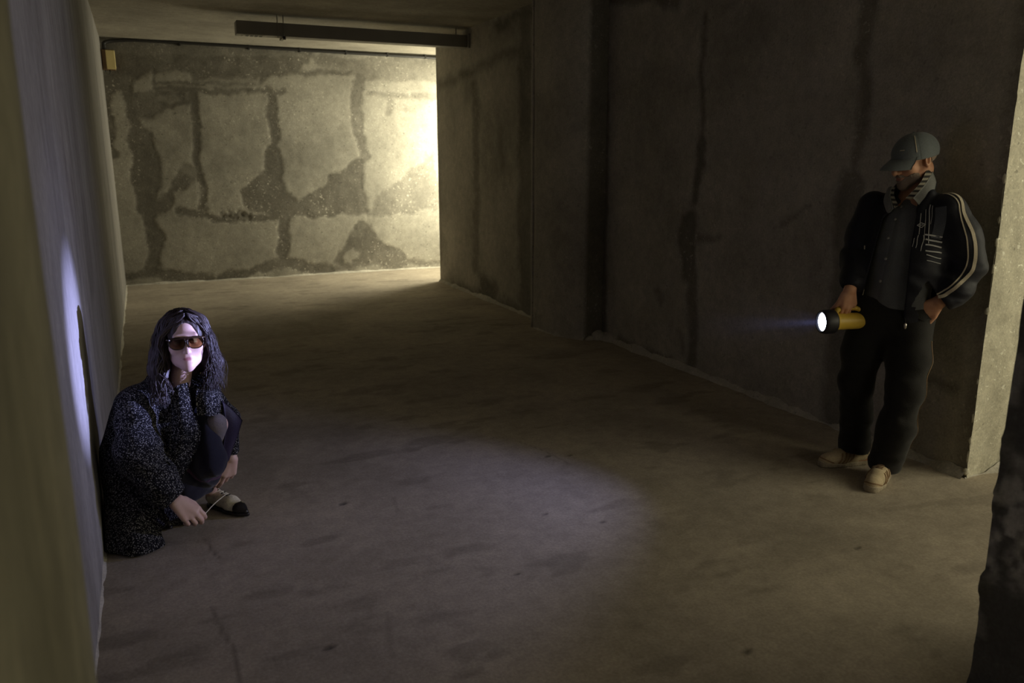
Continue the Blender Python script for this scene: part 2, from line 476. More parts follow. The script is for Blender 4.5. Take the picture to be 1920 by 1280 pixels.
tag(tube('trim_2', [(4.078 + .004 * math.sin(z * 9), YE + .012, z) for z in np.linspace(.0, HC, 60)], [.010 + .004 * math.sin(z * 13) for z in np.linspace(0, HC, 60)], M['mortar'], None, 8), kind='structure')

# ---- plastered column where the wall steps (its face bulges out of square)
def column():
    pts = [(XR + .03, 7.0), (3.43, 6.99), (3.392, 6.965), (3.350, 6.80), (3.354, 6.74), (3.372, 6.50), (3.42, 6.30), (3.475, 6.19), (3.515, 6.155), (3.56, 6.15), (XN + .04, 6.17), (XN + .04, 7.0)]
    zs = np.linspace(-.02, HC + .02, 110)
    P = []
    n = len(pts)
    fine = []
    for i in range(n):
        a = np.array(pts[i]); b = np.array(pts[(i + 1) % n])
        k = max(1, int(np.linalg.norm(b - a) / .03))
        for t in range(k): fine.append(a + (b - a) * t / k)
    fine = np.array(fine); c = fine.mean(0)
    V = []
    for z in zs:
        q = np.concatenate([fine * 3, np.full((len(fine), 1), z * 3)], 1)
        d = (fbm(q, 4, 61) - .5) * .018
        dirv = (fine - c) / np.linalg.norm(fine - c, axis=1, keepdims=True)
        V.append(np.concatenate([fine + dirv * d[:, None], np.full((len(fine), 1), z)], 1))
    k = len(fine)
    F = []
    for i in range(len(zs) - 1):
        for j in range(k):
            F.append((i * k + j, i * k + (j + 1) % k, (i + 1) * k + (j + 1) % k, (i + 1) * k + j))
    V = np.concatenate(V)
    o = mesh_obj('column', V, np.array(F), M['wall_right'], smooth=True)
    darkened = np.clip((V[:, 0] - 3.515) / .02, 0, 1) * (V[:, 1] < 6.3) * .95 + np.clip((fbm(V * 2.5, 4, 62) - .55) * 2, 0, .3)  # shade of the side face painted in as dark tone, plus random stain blotches
    a = o.data.attributes.new('stain_shade', 'FLOAT', 'POINT'); a.data.foreach_set('value', np.clip(darkened, 0, 1).astype(np.float32))
    return tag(o, kind='structure')
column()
tag(tube('lit_edge_strip', [(3.366 + .004 * math.sin(z * 5), 6.872, z) for z in np.linspace(.0, HC, 40)], .020, M['mortar'], None, 10), kind='structure')  # pale strip added to stand for the light on the column's edge

# ---- rear right wall, coordinates y, z
def far_stain(U):
    X = np.stack([6.8 + U[..., 0], U[..., 1]], -1)
    L = [([(10.0, 2.5), (9.83, 2.52), (8.61, 2.62), (7.39, 2.70)], .055, .75), ([(8.77, 2.41), (8.76, 1.28), (8.84, .34)], .10, .7), ([(7.45, 3.0), (7.43, .06)], .16, .75),
         ([(8.1, 2.98), (7.3, 2.96)], .06, .9), ([(10.05, 3), (10.06, 0)], .03, .4), ([(9.58, .03), (8.36, .05), (7.43, .03)], .07, .8), ([(8.6, .2), (8.3, .15)], .12, .7), ([(8.2, 2.2), (8.0, 1.6)], .08, .3)]
    m = stain_mask(X, L, warp=.06, edge=.05, seed=71)
    return np.clip(m + np.clip((fbm(W3(X, 2.0), 5, 72) - .52) * 2, 0, .4), 0, 1)
sheet('wall_right_rear', (XR, 6.8, -.02), (0, 1, 0), (0, 0, 1), YC - 6.8, HC + .04, .025, M['wall_right'], far_stain,
      lambda U, s: -(fbm(W3(U, 1.5), 4, 73) - .5) * .012 + .003 * s)
struct_box('wall_right_rear_core', (XR + .012, 6.7, -.02), (3.95, YC - .012, HC + .02), M['wall_right'])
sheet('wall_right_rear_end', (XR, YC, -.02), (0, 0, 1), (1, 0, 0), HC + .04, .42, .03, M['wall_right'])

# ---- rear side passage: its near wall and its end wall with a window opening
struct_box('wall_rear_passage', (3.94, YC - .25, -.02), (4.7, YC - .002, HC + .02), M['wall_back'])
def wall_with_window(name, x0, x1, y0, y1, wy0, wy1, wz0, wz1, mat):
    bm = bmesh.new()
    add_box(bm, (x0, y0, -.02), (x1, wy0, HC + .02)); add_box(bm, (x0, wy1, -.02), (x1, y1, HC + .02))
    add_box(bm, (x0, wy0, -.02), (x1, wy1, wz0)); add_box(bm, (x0, wy0, wz1), (x1, wy1, HC + .02))
    return tag(bm_obj(name, bm, mat), kind='structure')
wall_with_window('wall_rear_passage_end', 4.62, 4.87, 9.9, 11.45, 10.12, 11.35, .75, 2.75, M['wall_back'])
wall_with_window('wall_near_passage_end', 5.6, 5.85, -3.2, 4.5, -.8, 1.9, .9, 2.6, M['wall_jamb'])

# ---- transverse wall whose opening the view looks through: left and right cheeks
def near_left_stain(U):
    X = np.stack([1.0 - U[..., 0], U[..., 1]], -1)
    st = fbm(np.stack([U[..., 0] * 9, U[..., 1] * 2.0, 0 * U[..., 0]], -1), 4, 81)
    return np.clip((st - .42) * 3, 0, .9)
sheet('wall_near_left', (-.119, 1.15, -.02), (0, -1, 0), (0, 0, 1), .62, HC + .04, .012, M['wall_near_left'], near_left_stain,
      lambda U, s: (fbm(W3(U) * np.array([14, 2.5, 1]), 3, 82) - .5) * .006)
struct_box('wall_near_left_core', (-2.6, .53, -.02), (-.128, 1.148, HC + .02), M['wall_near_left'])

def near_right_stain(U):
    W = W3(U)
    m = np.clip((fbm(W * 4.5, 5, 91) - .50) * 6, 0, 1) * np.clip((fbm(W * 34, 3, 92) - .33) * 3, 0, 1)
    m += stain_mask(U, [([(.015, .95), (.02, 1.05)], .022, .5), ([(.012, .45), (.014, .52)], .018, .35), ([(.02, .2), (.01, .25)], .02, .35)], warp=.02, edge=.01, seed=93) * .8
    return np.clip(m, 0, .8)
def near_right_relief(U, s):
    r = (fbm(W3(U, 9), 4, 94) - .5) * .02
    edge = np.clip(1 - U[..., 0] / .03, 0, 1)
    chip = np.clip(fbm(W3(U) * np.array([0, 11, 0]) + 3, 4, 95) - .5, 0, 1) * np.clip((1.0 - U[..., 1]) * 3, .15, 1)
    return r * .5 + edge * chip * .10
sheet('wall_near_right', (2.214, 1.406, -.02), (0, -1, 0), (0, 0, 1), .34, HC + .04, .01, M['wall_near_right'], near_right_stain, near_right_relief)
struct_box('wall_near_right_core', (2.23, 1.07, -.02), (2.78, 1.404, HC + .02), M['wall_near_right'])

# ---- the dark room behind the view point
bm = bmesh.new()
for lo, hi in (((-2.8, -3.2, -.02), (2.75, -3.0, HC + .02)), ((4.45, -3.2, -.02), (5.85, -3.0, HC + .02)), ((2.75, -3.2, -.02), (4.45, -3.0, .95)), ((2.75, -3.2, 2.45), (4.45, -3.0, HC + .02))):
    add_box(bm, lo, hi)
tag(bm_obj('wall_behind', bm, M['wall_right']), kind='structure')  # window opening added to go with the fill lamp
struct_box('wall_behind_left', (-2.8, -3.2, -.02), (-2.6, 1.15, HC + .02), M['wall_right'])

# ---- mortar squeezed out along the foot of the walls
def fillet(name, a, b, nrm, w=.03, h=.028, seed=0, rough=1.0):
    a = np.array(a, float); b = np.array(b, float); nrm = np.array(nrm, float)
    L = np.linalg.norm(b - a); n = int(L / .02) + 2
    V = []; F = []
    prof = [(-.03, 1.15), (.12, 1.0), (.42, .62), (.75, .28), (1.05, -.25)]
    t = np.linspace(0, 1, n)
    P = a + (b - a) * t[:, None]
    s = fbm(np.stack([t * L * 7, 0 * t + seed, 0 * t], -1), 4, 100 + seed)
    s2 = fbm(np.stack([t * L * 2, 0 * t + seed, 0 * t + 5], -1), 3, 130 + seed)
    sc = np.clip(.35 + 1.5 * (s - .3) * rough + 1.0 * (s2 - .4), .12, 2.0)
    for k, (pu, pv) in enumerate(prof):
        jit = (fbm(np.stack([t * L * 22, 0 * t + k * 3.1, 0 * t], -1), 3, 160 + seed) - .5) * .012 * rough
        q = P[:, :2] + nrm * (pu * w * sc + jit)[:, None]
        V.append(np.concatenate([q, (pv * h * sc + jit * .6 - .002)[:, None]], 1))
    V = np.stack(V, 1).reshape(-1, 3); K = len(prof)
    for i in range(n - 1):
        for k in range(K - 1):
            F.append((i * K + k, i * K + k + 1, (i + 1) * K + k + 1, (i + 1) * K + k))
    return tag(mesh_obj(name, V, np.array(F), M['mortar'], smooth=True), kind='structure')
fillet('baseboard_left', (XL, 2.3), (XL, 11.4), (1, 0), .022, .02, 1, .6)
fillet('baseboard_back', (XL, YB), (4.62, YB), (0, -1), .04, .032, 2, .5)
fillet('baseboard_right_rear', (XR, YC), (XR, 6.8), (-1, 0), .04, .035, 3)
fillet('baseboard_column', (3.362, 6.80), (3.39, 6.42), (-1, -.1), .03, .03, 4)
fillet('baseboard_column_side', (3.385, 6.44), (3.53, 6.14), (-.85, -.5), .035, .035, 5)
fillet('baseboard_right', (XN, 6.2), (XN, YE), (-1, 0), .05, .045, 6)
fillet('baseboard_right_end', (XN - .01, YE), (4.08, YE), (0, -1), .04, .045, 7)

# torn plaster lumps along the edge of the wall end
end_wall = bpy.data.objects['wall_right_end']
for i, (z, r, ax) in enumerate([(1.505, .020, (.7, .7, 1.2)), (1.30, .020, (.7, .6, 1.5)), (1.185, .020, (.7, .6, 1.6)), (1.06, .018, (.7, .6, 1.2)), (.865, .026, (.8, .6, 1.5)),
                                (.52, .014, (.7, .6, 1.4)), (.34, .016, (.7, .6, 2.0)), (.22, .014, (.6, .6, 2.0)), (.12, .018, (.7, .6, 2.4)), (.03, .02, (1, .8, 1.2)), (.42, .012, (.6, .6, 1.5)), (1.7, .01, (.6, .6, 2)), (.72, .010, (.6, .6, 1.8))]):
    bm = bmesh.new(); lump_mesh(bm, (XN + .004, YE + .006, z + .02 * math.sin(i * 7)), r * (.75 + .3 * math.sin(i * 3.1)), i, (ax[0], ax[1], ax[2] * (1.1 + .4 * math.cos(i * 2.3))))
    bm_obj('plaster_lump', bm, M['wall_jamb'], end_wall, smooth=True)
bm = bmesh.new(); lump_mesh(bm, (3.66, 6.12, .02), .07, 40, (1, .6, .9)); bm_obj('plaster_lump', bm, M['mortar'], bpy.data.objects['column'], smooth=True)
bm = bmesh.new(); lump_mesh(bm, (3.60, 6.13, .01), .05, 41, (1.3, .6, .6)); bm_obj('plaster_lump', bm, M['mortar'], bpy.data.objects['column'], smooth=True)

# ---- cable conduit under the ceiling, junction box in the corner
M['conduit'] = plain_mat('black_plastic', (.018, .017, .016), .45)
M['box'] = plain_mat('cream_plastic', (.80, .66, .30), .5, nscale=12, namp=.06)
M['box_side'] = plain_mat('brown_plastic', (.16, .10, .05), .6)
cb = bpy.data.objects.new('cable_conduit', None); link(cb)
tag(cb, 'black cable conduit running along the top of the back wall', 'conduit')
cp = catmull([(-.235, 11.33, 2.893), (-.235, 11.335, 2.93), (-.225, 11.34, 2.975), (-.12, 11.365, 3.005), (.06, 11.37, 3.022), (.31, 11.37, 3.026), (1.15, 11.37, 3.022), (2.4, 11.372, 3.012), (4.0, 11.372, 3.005), (4.61, 11.372, 3.0)], 10)
tube('cable', cp, .021, M['conduit'], cb, 10)
for x in (.62, 1.45, 2.1, 2.72, 3.3, 3.85):
    bm = bmesh.new(); add_box(bm, (x - .012, 11.35, 2.985), (x + .012, 11.405, 3.041), .003)
    bm_obj('cable_clip', bm, M['conduit'], cb)
jb = bpy.data.objects.new('junction_box', None); link(jb); jb.location = (-.2, 11.3, 2.77)
tag(jb, 'small cream junction box in the rear left corner below the cable', 'box')
bm = bmesh.new(); add_box(bm, (-.073, -.03, -.115), (.07, .1, .118), .008); bm_obj('box_body', bm, M['box_side'], jb)
bm = bmesh.new(); add_box(bm, (-.025, -.052, -.108), (.075, -.028, .11), .006); bm_obj('box_cover', bm, M['box'], jb)
tube('cable_stub', [(.0, .0, -.115), (.005, -.005, -.14), (.0, -.01, -.16)], .006, M['conduit'], jb, 6)
tube('cable_stub', [(-.045, .0, -.115), (-.045, -.005, -.135)], .006, M['conduit'], jb, 6)

# ---- long grey sheet-metal cable tray hung under the ceiling, butting on the right wall
M['tray'] = plain_mat('grey_sheet_metal', (.30, .285, .245), .6, .1, nscale=5, namp=.15)
M['paper'] = plain_mat('paper_label', (.42, .40, .33), .8)
M['print'] = plain_mat('dark_print', (.05, .05, .045), .8)
tr = bpy.data.objects.new('cable_tray', None); link(tr); tr.location = (2.3, 8.95, 2.9)
tag(tr, 'long grey metal tray hung across the ceiling near the back wall', 'cable tray')
x0, x1 = -1.26, 1.25
bm = bmesh.new(); add_box(bm, (x0, -.004, -.062), (x1, 0, .066)); bm_obj('front_flange', bm, M['tray'], tr)
bm = bmesh.new(); add_box(bm, (x0, .15, -.062), (x1, .154, .066)); bm_obj('rear_flange', bm, M['tray'], tr)
bm = bmesh.new(); add_box(bm, (x0, 0, -.064), (x1, .15, -.060)); bm_obj('tray_bottom', bm, M['tray'], tr)
bm = bmesh.new(); add_box(bm, (x0 - .004, -.004, -.062), (x0, .154, .06)); bm_obj('end_plate', bm, M['tray'], tr)
bm = bmesh.new(); add_box(bm, (x0 + .06, .02, -.067), (x0 + .30, .13, -.0645)); lb = bm_obj('paper_label', bm, M['paper'], tr)
for k in range(4):
    bm = bmesh.new(); add_box(bm, (x0 + .09 + .045 * k, .035, -.0682), (x0 + .12 + .045 * k, .115, -.0668)); bm_obj('print_bar', bm, M['print'], lb)
bm = bmesh.new(); add_box(bm, (-.815, -.03, -.085), (-.785, .18, -.066)); add_box(bm, (-.815, -.03, -.1), (-.785, -.024, -.066)); bm_obj('bracket', bm, M['tray'], tr)
for px in (-.86, -.80):
    tube('hanger_rod', [(px, -.012, -.08), (px, -.012, .141)], .005, M['tray'], tr, 6)
tube('hanger_rod', [(1.13, .07, -.06), (1.13, .07, .141)], .006, M['tray'], tr, 6)
bm = bmesh.new(); add_box(bm, (1.235, -.05, -.075), (1.255, .19, .08), .003); bm_obj('wall_plate', bm, M['tray'], tr)
# ================================================================== implicit-surface modelling (organic bodies and cloth)
def V3(p): return np.asarray(p, np.float64)
def smin(a, b, k):
    if k <= 0: return np.minimum(a, b)
    h = np.clip(.5 + .5 * (b - a) / k, 0, 1)
    return b + (a - b) * h - k * h * (1 - h)
def smax(a, b, k): return -smin(-a, -b, k)
def sph(P, c, r): return np.linalg.norm(P - V3(c), axis=-1) - r
def cap(P, a, b, ra, rb=None):
    rb = ra if rb is None else rb
    a, b = V3(a), V3(b); ab = b - a
    t = np.clip(((P - a) @ ab) / (ab @ ab + 1e-12), 0, 1)
    return np.linalg.norm(P - a - t[:, None] * ab, axis=-1) - (ra + (rb - ra) * t)
def chain(P, pts, rad, k=.01):
    d = None
    for i in range(len(pts) - 1):
        e = cap(P, pts[i], pts[i + 1], rad[i], rad[i + 1])
        d = e if d is None else smin(d, e, k)
    return d
def ell(P, c, r, rot=None):
    q = P - V3(c)
    if rot is not None: q = q @ rot           # rot: columns are the local axes
    r = V3(r)
    k0 = np.linalg.norm(q / r, axis=-1); k1 = np.linalg.norm(q / (r * r), axis=-1)
    return np.where(k1 > 1e-9, k0 * (k0 - 1) / np.maximum(k1, 1e-9), -r.min())
def rbox(P, c, h, r, rot=None):
    q = P - V3(c)
    if rot is not None: q = q @ rot
    d = np.abs(q) - (V3(h) - r)
    return np.linalg.norm(np.maximum(d, 0), axis=-1) + np.minimum(d.max(-1), 0) - r
def rotm(rx=0, ry=0, rz=0):
    return np.array(Matrix.Rotation(R(rz), 3, 'Z') @ Matrix.Rotation(R(ry), 3, 'Y') @ Matrix.Rotation(R(rx), 3, 'X'))

def surface_net(f, lo, hi, h, levels=3, slack=1.5):
    """Sparse surface nets: refine cells near f = 0, return vertices and quads."""
    lo = V3(lo); hi = V3(hi)
    step = h * 2 ** levels
    n = np.ceil((hi - lo) / step).astype(int)
    g = np.stack(np.meshgrid(*[np.arange(k) for k in n], indexing='ij'), -1).reshape(-1, 3)
    for L in range(levels, -1, -1):
        s = h * 2 ** L
        d = f(lo + (g + .5) * s)
        g = g[np.abs(d) < s * .87 * slack + h * .2]
        if L > 0:
            off = np.array([[i, j, k] for i in (0, 1) for j in (0, 1) for k in (0, 1)])
            g = (g[:, None] * 2 + off).reshape(-1, 3)
    B = 1 << 20
    key = lambda q: ((q[..., 0] + 2).astype(np.int64) * B + (q[..., 1] + 2)) * B + (q[..., 2] + 2)
    off = np.array([[i, j, k] for i in (0, 1) for j in (0, 1) for k in (0, 1)])
    ck = key(g[:, None] + off)
    uk, inv = np.unique(ck.ravel(), return_inverse=True)
    uq = np.stack([uk // (B * B) - 2, (uk // B) % B - 2, uk % B - 2], -1)
    val = f(lo + uq * h)
    cv = val[inv].reshape(-1, 8)
    act = (cv.min(1) < 0) & (cv.max(1) >= 0)
    g = g[act]; cv = cv[act]
    order = np.argsort(key(g)); g = g[order]; cv = cv[order]
    gk = key(g)
    acc = np.zeros((len(g), 3)); cnt = np.zeros(len(g))
    edges = [(a, b) for a in range(8) for b in range(a + 1, 8) if np.abs(off[a] - off[b]).sum() == 1]
    for a, b in edges:
        va, vb = cv[:, a], cv[:, b]
        m = (va < 0) != (vb < 0)
        t = np.where(m, va / np.where(m, va - vb, 1), 0)
        acc[m] += (off[a] + t[:, None] * (off[b] - off[a]))[m]; cnt[m] += 1
    V = lo + (g + acc / cnt[:, None]) * h
    Q = []
    for ax in range(3):
        b1, b2 = (ax + 1) % 3, (ax + 2) % 3
        e = np.zeros(3, int); e[ax] = 1
        ci = int(e @ np.array([4, 2, 1]))
        v0, v1 = cv[:, 0], cv[:, ci]
        m = np.where((v0 < 0) != (v1 < 0))[0]
        o1 = np.zeros(3, int); o1[b1] = -1
        o2 = np.zeros(3, int); o2[b2] = -1
        ids = []
        ok = np.ones(len(m), bool)
        for dl in (np.zeros(3, int), o1, o1 + o2, o2):
            kk = key(g[m] + dl)
            i = np.clip(np.searchsorted(gk, kk), 0, len(gk) - 1)
            ok &= gk[i] == kk
            ids.append(i)
        q = np.stack(ids, -1)[ok]
        flip = (v0[m][ok] >= 0)
        q[flip] = q[flip][:, ::-1]
        Q.append(q)
    return V, np.concatenate(Q)

def relax(V, Q, it=2, lam=.5):
    for _ in range(it):
        acc = np.zeros_like(V); cnt = np.zeros(len(V))
        for a, b in ((0, 1), (1, 2), (2, 3), (3, 0)):
            np.add.at(acc, Q[:, a], V[Q[:, b]]); np.add.at(cnt, Q[:, a], 1)
            np.add.at(acc, Q[:, b], V[Q[:, a]]); np.add.at(cnt, Q[:, b], 1)
        V = V + lam * (acc / np.maximum(cnt, 1)[:, None] - V)
    return V

def grad(f, P, e=1e-3):
    P = V3(P)
    f0 = f(P)
    g = np.stack([f(P + np.eye(3)[i] * e) - f0 for i in range(3)], -1)
    return g / (np.linalg.norm(g, axis=-1, keepdims=True) + 1e-12)
def snap(f, P, lift=0.0, it=3):
    P = V3(P).copy()
    for _ in range(it):
        P = P - grad(f, P) * (f(P) - lift)[:, None]
    return P

def largest(V, Q):
    """Drop stray specks: keep the largest connected piece."""
    lab = np.arange(len(V))
    E = np.concatenate([Q[:, [0, 1]], Q[:, [1, 2]], Q[:, [2, 3]]])
    while True:
        old = lab.copy()
        m = np.minimum(lab[E[:, 0]], lab[E[:, 1]])
        np.minimum.at(lab, lab[E[:, 0]], m); np.minimum.at(lab, lab[E[:, 1]], m)
        lab = lab[lab]; lab = lab[lab]
        if (lab == old).all(): break
    big = np.bincount(lab).argmax()
    keep = lab == big
    idx = np.cumsum(keep) - 1
    Q = Q[keep[Q[:, 0]]]
    return V[keep], idx[Q]

def sdf_obj(name, f, lo, hi, h, mats, parent=None, it=1, fmat=None, slack=1.5, one=False, tint=None):
    V, Q = surface_net(f, lo, hi, h, 3, slack)
    if one: V, Q = largest(V, Q)
    if it: V = relax(V, Q, it)
    fm = None
    if fmat is not None: fm = fmat(V[Q].mean(1))
    ob = mesh_obj(name, V, Q, mats, parent, smooth=True, fmat=fm)
    if tint is not None:
        a = ob.data.attributes.new('tint', 'FLOAT', 'POINT')
        a.data.foreach_set('value', np.clip(tint(V), 0, 1).astype(np.float32))
    return ob

def ribbon(name, f, pts, width, mat, parent=None, lift=.0015, thick=.002, n=6, axis=None):
    """A strip of tape or print laid on the surface f along pts (snapped onto it)."""
    C = catmull(pts, n) if len(pts) > 2 else np.linspace(pts[0], pts[1], n)
    C = snap(f, C, lift)
    g = grad(f, C)
    t = np.gradient(C, axis=0); t /= np.linalg.norm(t, axis=1, keepdims=True) + 1e-9
    s = np.cross(g, t); s /= np.linalg.norm(s, axis=1, keepdims=True) + 1e-9
    w = np.broadcast_to(np.asarray(width, float), (len(C),))[:, None] / 2
    A = snap(f, C + s * w, lift); Bv = snap(f, C - s * w, lift)
    k = len(C)
    V = np.concatenate([A + g * thick, Bv + g * thick, A - g * thick, Bv - g * thick])
    F = []
    for i in range(k - 1):
        for u, v in ((0, 1), (1, 3), (3, 2), (2, 0)):
            F.append((u * k + i, u * k + i + 1, v * k + i + 1, v * k + i))
    for i in (0, k - 1):
        F.append((i, k + i, 3 * k + i, 2 * k + i))
    return mesh_obj(name, V, F, mat, parent, smooth=False)

def drape(name, grid, thick, mat, parent=None, n=5, wr=0.0, seed=0):
    """A piece of cloth through a grid (rows x columns) of control points, with thickness."""
    G = np.array(grid, float)
    G = np.stack([catmull(G[i], n) for i in range(G.shape[0])])
    G = np.stack([catmull(G[:, j], n) for j in range(G.shape[1])], 1)
    nu, nv = G.shape[:2]
    du = np.gradient(G, axis=0); dv = np.gradient(G, axis=1)
    N = np.cross(du, dv); N /= np.linalg.norm(N, axis=-1, keepdims=True) + 1e-9
    if wr: G = G + N * ((fbm(G * 18, 3, seed) - .5) * wr)[..., None]
    idx = np.arange(nu * nv).reshape(nu, nv)
    V = np.concatenate([(G + N * thick / 2).reshape(-1, 3), (G - N * thick / 2).reshape(-1, 3)])
    F1 = np.stack([idx[:-1, :-1], idx[1:, :-1], idx[1:, 1:], idx[:-1, 1:]], -1).reshape(-1, 4)
    m = nu * nv
    rim = list(idx[:, 0]) + list(idx[-1, 1:]) + list(idx[-2::-1, -1]) + list(idx[0, -2:0:-1])
    F3 = [(rim[i], rim[(i + 1) % len(rim)], rim[(i + 1) % len(rim)] + m, rim[i] + m) for i in range(len(rim))]
    F = np.concatenate([F1, F1[:, ::-1] + m, np.array(F3)])
    return mesh_obj(name, V, F, mat, parent, smooth=True)

# ---- anatomy
def head_sdf(q, fem=False):
    """q in head space: eyes at z = 0, face towards -y."""
    w = .94 if fem else 1.0
    d = ell(q, (0, .018, .034), (.077 * w, .097, .086))
    d = smin(d, ell(q, (0, -.028, -.040), (.058 * w, .064, .076)), .03)
    ch = -.104 if fem else -.108
    for s in (-1, 1):
        d = smin(d, chain(q, [(s * .060 * w, .012, -.045), (s * (.038 if fem else .045) * w, -.034, -.080), (0, -.074, ch)], [.016 if fem else .018, .014 if fem else .016, .015 if fem else .020], .016), .034 if fem else .026)
        d = smin(d, sph(q, (s * .044 * w, -.060, -.026), .025), .022)
    d = smin(d, cap(q, (-.036, -.079, .022), (.036, -.079, .022), .013), .02)
    for s in (-1, 1):
        d = smax(d, -ell(q, (s * .032, -.101, .001), (.021, .019, .012)), .010)
    for s in (-1, 1):
        d = smin(d, sph(q, (s * .032, -.0775, .0), .0135), .003)
        d = smin(d, cap(q, (s * .018, -.092, .008), (s * .045, -.085, .006), .0035), .006)
    nl = .115 if fem else .122
    d = smin(d, chain(q, [(0, -.088, .012), (0, -.100, -.012), (0, -nl + .006, -.036)], [.008, .009, .011], .008), .012)
    d = smin(d, sph(q, (0, -nl + .007, -.039), .0115 if fem else .014), .006)
    for s in (-1, 1):
        d = smin(d, sph(q, (s * (.0100 if fem else .0125), -.101, -.043), .0075 if fem else .010), .006)
        d = smax(d, -sph(q, (s * .006, -.108, -.0515), .0035), .003)
    for zz, rr, yy in (((-.0675, .0040, -.0868), (-.0750, .0050, -.0868)) if fem else ((-.0665, .0062, -.0925), (-.0765, .0070, -.0925))):
        d = smin(d, chain(q, [(-.024, yy + .012, zz + (.0 if zz < -.07 else -.002)), (-.010, yy - .002, zz + .001), (0, yy - .003, zz), (.010, yy - .002, zz + .001), (.024, yy + .012, zz + (.0 if zz < -.07 else -.002))], [.003, rr, rr, rr, .003], .004), .006)
    d = smax(d, -cap(q, (-.022, -.100, -.0715), (.022, -.100, -.0715), .0016), .002)
    for s in (-1, 1):
        er = rotm(-12, 0, s * 22)
        e = ell(q, (s * .079 * w, .012, -.008), (.010, .021, .033), er)
        e = smax(e, -ell(q, (s * .086 * w, .008, -.006), (.010, .011, .020), er), .004)
        d = smin(d, e, .006)
    return d

def hand_chains(wrist, dirv, palm, side=1, curls=None, spread=.06, thumb=None, scale=1.0):
    """Palm spokes and five finger chains. dirv: wrist to knuckles; palm: direction the palm faces;
    side: +1/-1 puts the thumb on that side (cross(dirv, palm) * side)."""
    wrist = V3(wrist); d = V3(dirv) / np.linalg.norm(dirv)
    p = V3(palm); p = p - d * (p @ d); p /= np.linalg.norm(p)
    s = np.cross(d, p) * side
    if curls is None: curls = [(.3, .4, .3)] * 4
    out = []
    L = [(.040, .025, .020), (.044, .028, .021), (.041, .026, .021), (.033, .020, .018)]
    for i in range(4):
        lat = (.030 - .020 * i)
        k = wrist + (d * (.088 - .006 * abs(i - 1) - .004 * (i == 3)) + s * lat + p * (-.004 * (i == 1))) * scale
        out.append(('palm', [wrist + (s * lat * .5 + d * .005) * scale, k], [.0155 * scale, .0125 * scale]))
        a = 0; pts = [k]; c = k
        fd = d + s * (1.5 - i) * spread; fd /= np.linalg.norm(fd)
        for j in range(3):
            a += curls[i][j]
            v = fd * math.cos(a) + p * math.sin(a)
            c = c + v * L[i][j] * scale; pts.append(c)
        r = (.0100, .0104, .0098, .0086)[i] * scale
        out.append(('finger', pts, [r, r * .95, r * .86, r * .72]))
    tb = wrist + (d * .026 + s * .026 + p * .008) * scale
    if thumb is None: thumb = [(.55, .6, .25), (.8, .35, .3), (.9, .1, .3)]
    pts = [tb]; c = tb
    for (a, b, e), ln in zip(thumb, (.042, .032, .026)):
        v = d * a + s * b + p * e; v /= np.linalg.norm(v)
        c = c + v * ln * scale; pts.append(c)
    out.append(('thumb', pts, [.0145 * scale, .0118 * scale, .0105 * scale, .0082 * scale]))
    return out

def hand_sdf(P, H):
    d = None
    for kind, pts, rad in H:
        if kind == 'palm':
            e = cap(P, pts[0], pts[1], rad[0], rad[1]); d = e if d is None else smin(d, e, .014)
    for kind, pts, rad in H:
        if kind != 'palm':
            d = smin(d, chain(P, pts, rad, .002), .012 if kind == 'thumb' else .004)
    return d
def near(P, lo, hi, f, far=.3):
    """Evaluate f only inside a box (a cheap bound outside)."""
    lo, hi = V3(lo), V3(hi)
    q = np.maximum(np.maximum(lo - P, P - hi), 0)
    dd = np.linalg.norm(q, axis=-1)
    out = dd + .02
    m = dd < 1e-9
    if m.any(): out[m] = f(P[m])
    return out
def hand_near(P, H):
    pts = np.concatenate([V3(p) for _, p, _ in H])
    return near(P, pts.min(0) - .05, pts.max(0) + .05, lambda Q: hand_sdf(Q, H))
def in_frame(ob, loc, rz):
    ob.location = loc; ob.rotation_euler = (0, 0, rz)
# ------------------------------------------------------------------ figures: a frame standing on the floor, x to the right, y away, z up
_cp, _cy = R(12.876), R(24.595)
_F = np.array([math.sin(_cy) * math.cos(_cp), math.cos(_cy) * math.cos(_cp), -math.sin(_cp)])
_Rt = np.array([math.cos(_cy), -math.sin(_cy), 0]); _Up = np.cross(_Rt, _F)
def figure_frame(bx, by):
    base = np.array([bx, by]); D = np.linalg.norm(base); r = base / D; rt = np.array([r[1], -r[0]])
    def at(px, py, d):
        """measured point of the figure: picture column and row, distance d behind the figure's base."""
        v = _F * 1497.85 + _Rt * (px - 960) - _Up * (py - 640)
        t = (D + d) / (v[:2] @ r)
        return np.array([(v[:2] * t - base) @ rt, d, 1.6 + v[2] * t])
    return at, (bx, by, 0.0), math.atan2(rt[1], rt[0])

def loft(P, zs, cx, cy, a, b, yaw):
    z = P[:, 2]
    f = lambda t: np.interp(z, zs, t)
    c, s = math.cos(R(yaw)), math.sin(R(yaw))
    x = P[:, 0] - f(cx); y = P[:, 1] - f(cy)
    u = x * c + y * s; v = -x * s + y * c
    A, B = f(a), f(b)
    k = np.sqrt((u / A) ** 2 + (v / B) ** 2)
    g = np.sqrt((u / A ** 2) ** 2 + (v / B ** 2) ** 2)
    d = np.where(g > 1e-6, k * (k - 1) / np.maximum(g, 1e-6), -np.minimum(A, B))
    return smax(d, np.maximum(zs[0] - z, z - zs[-1]), .03)

def tf(head_c, Rm):
    return lambda pts: (V3(pts) @ Rm.T) + V3(head_c)

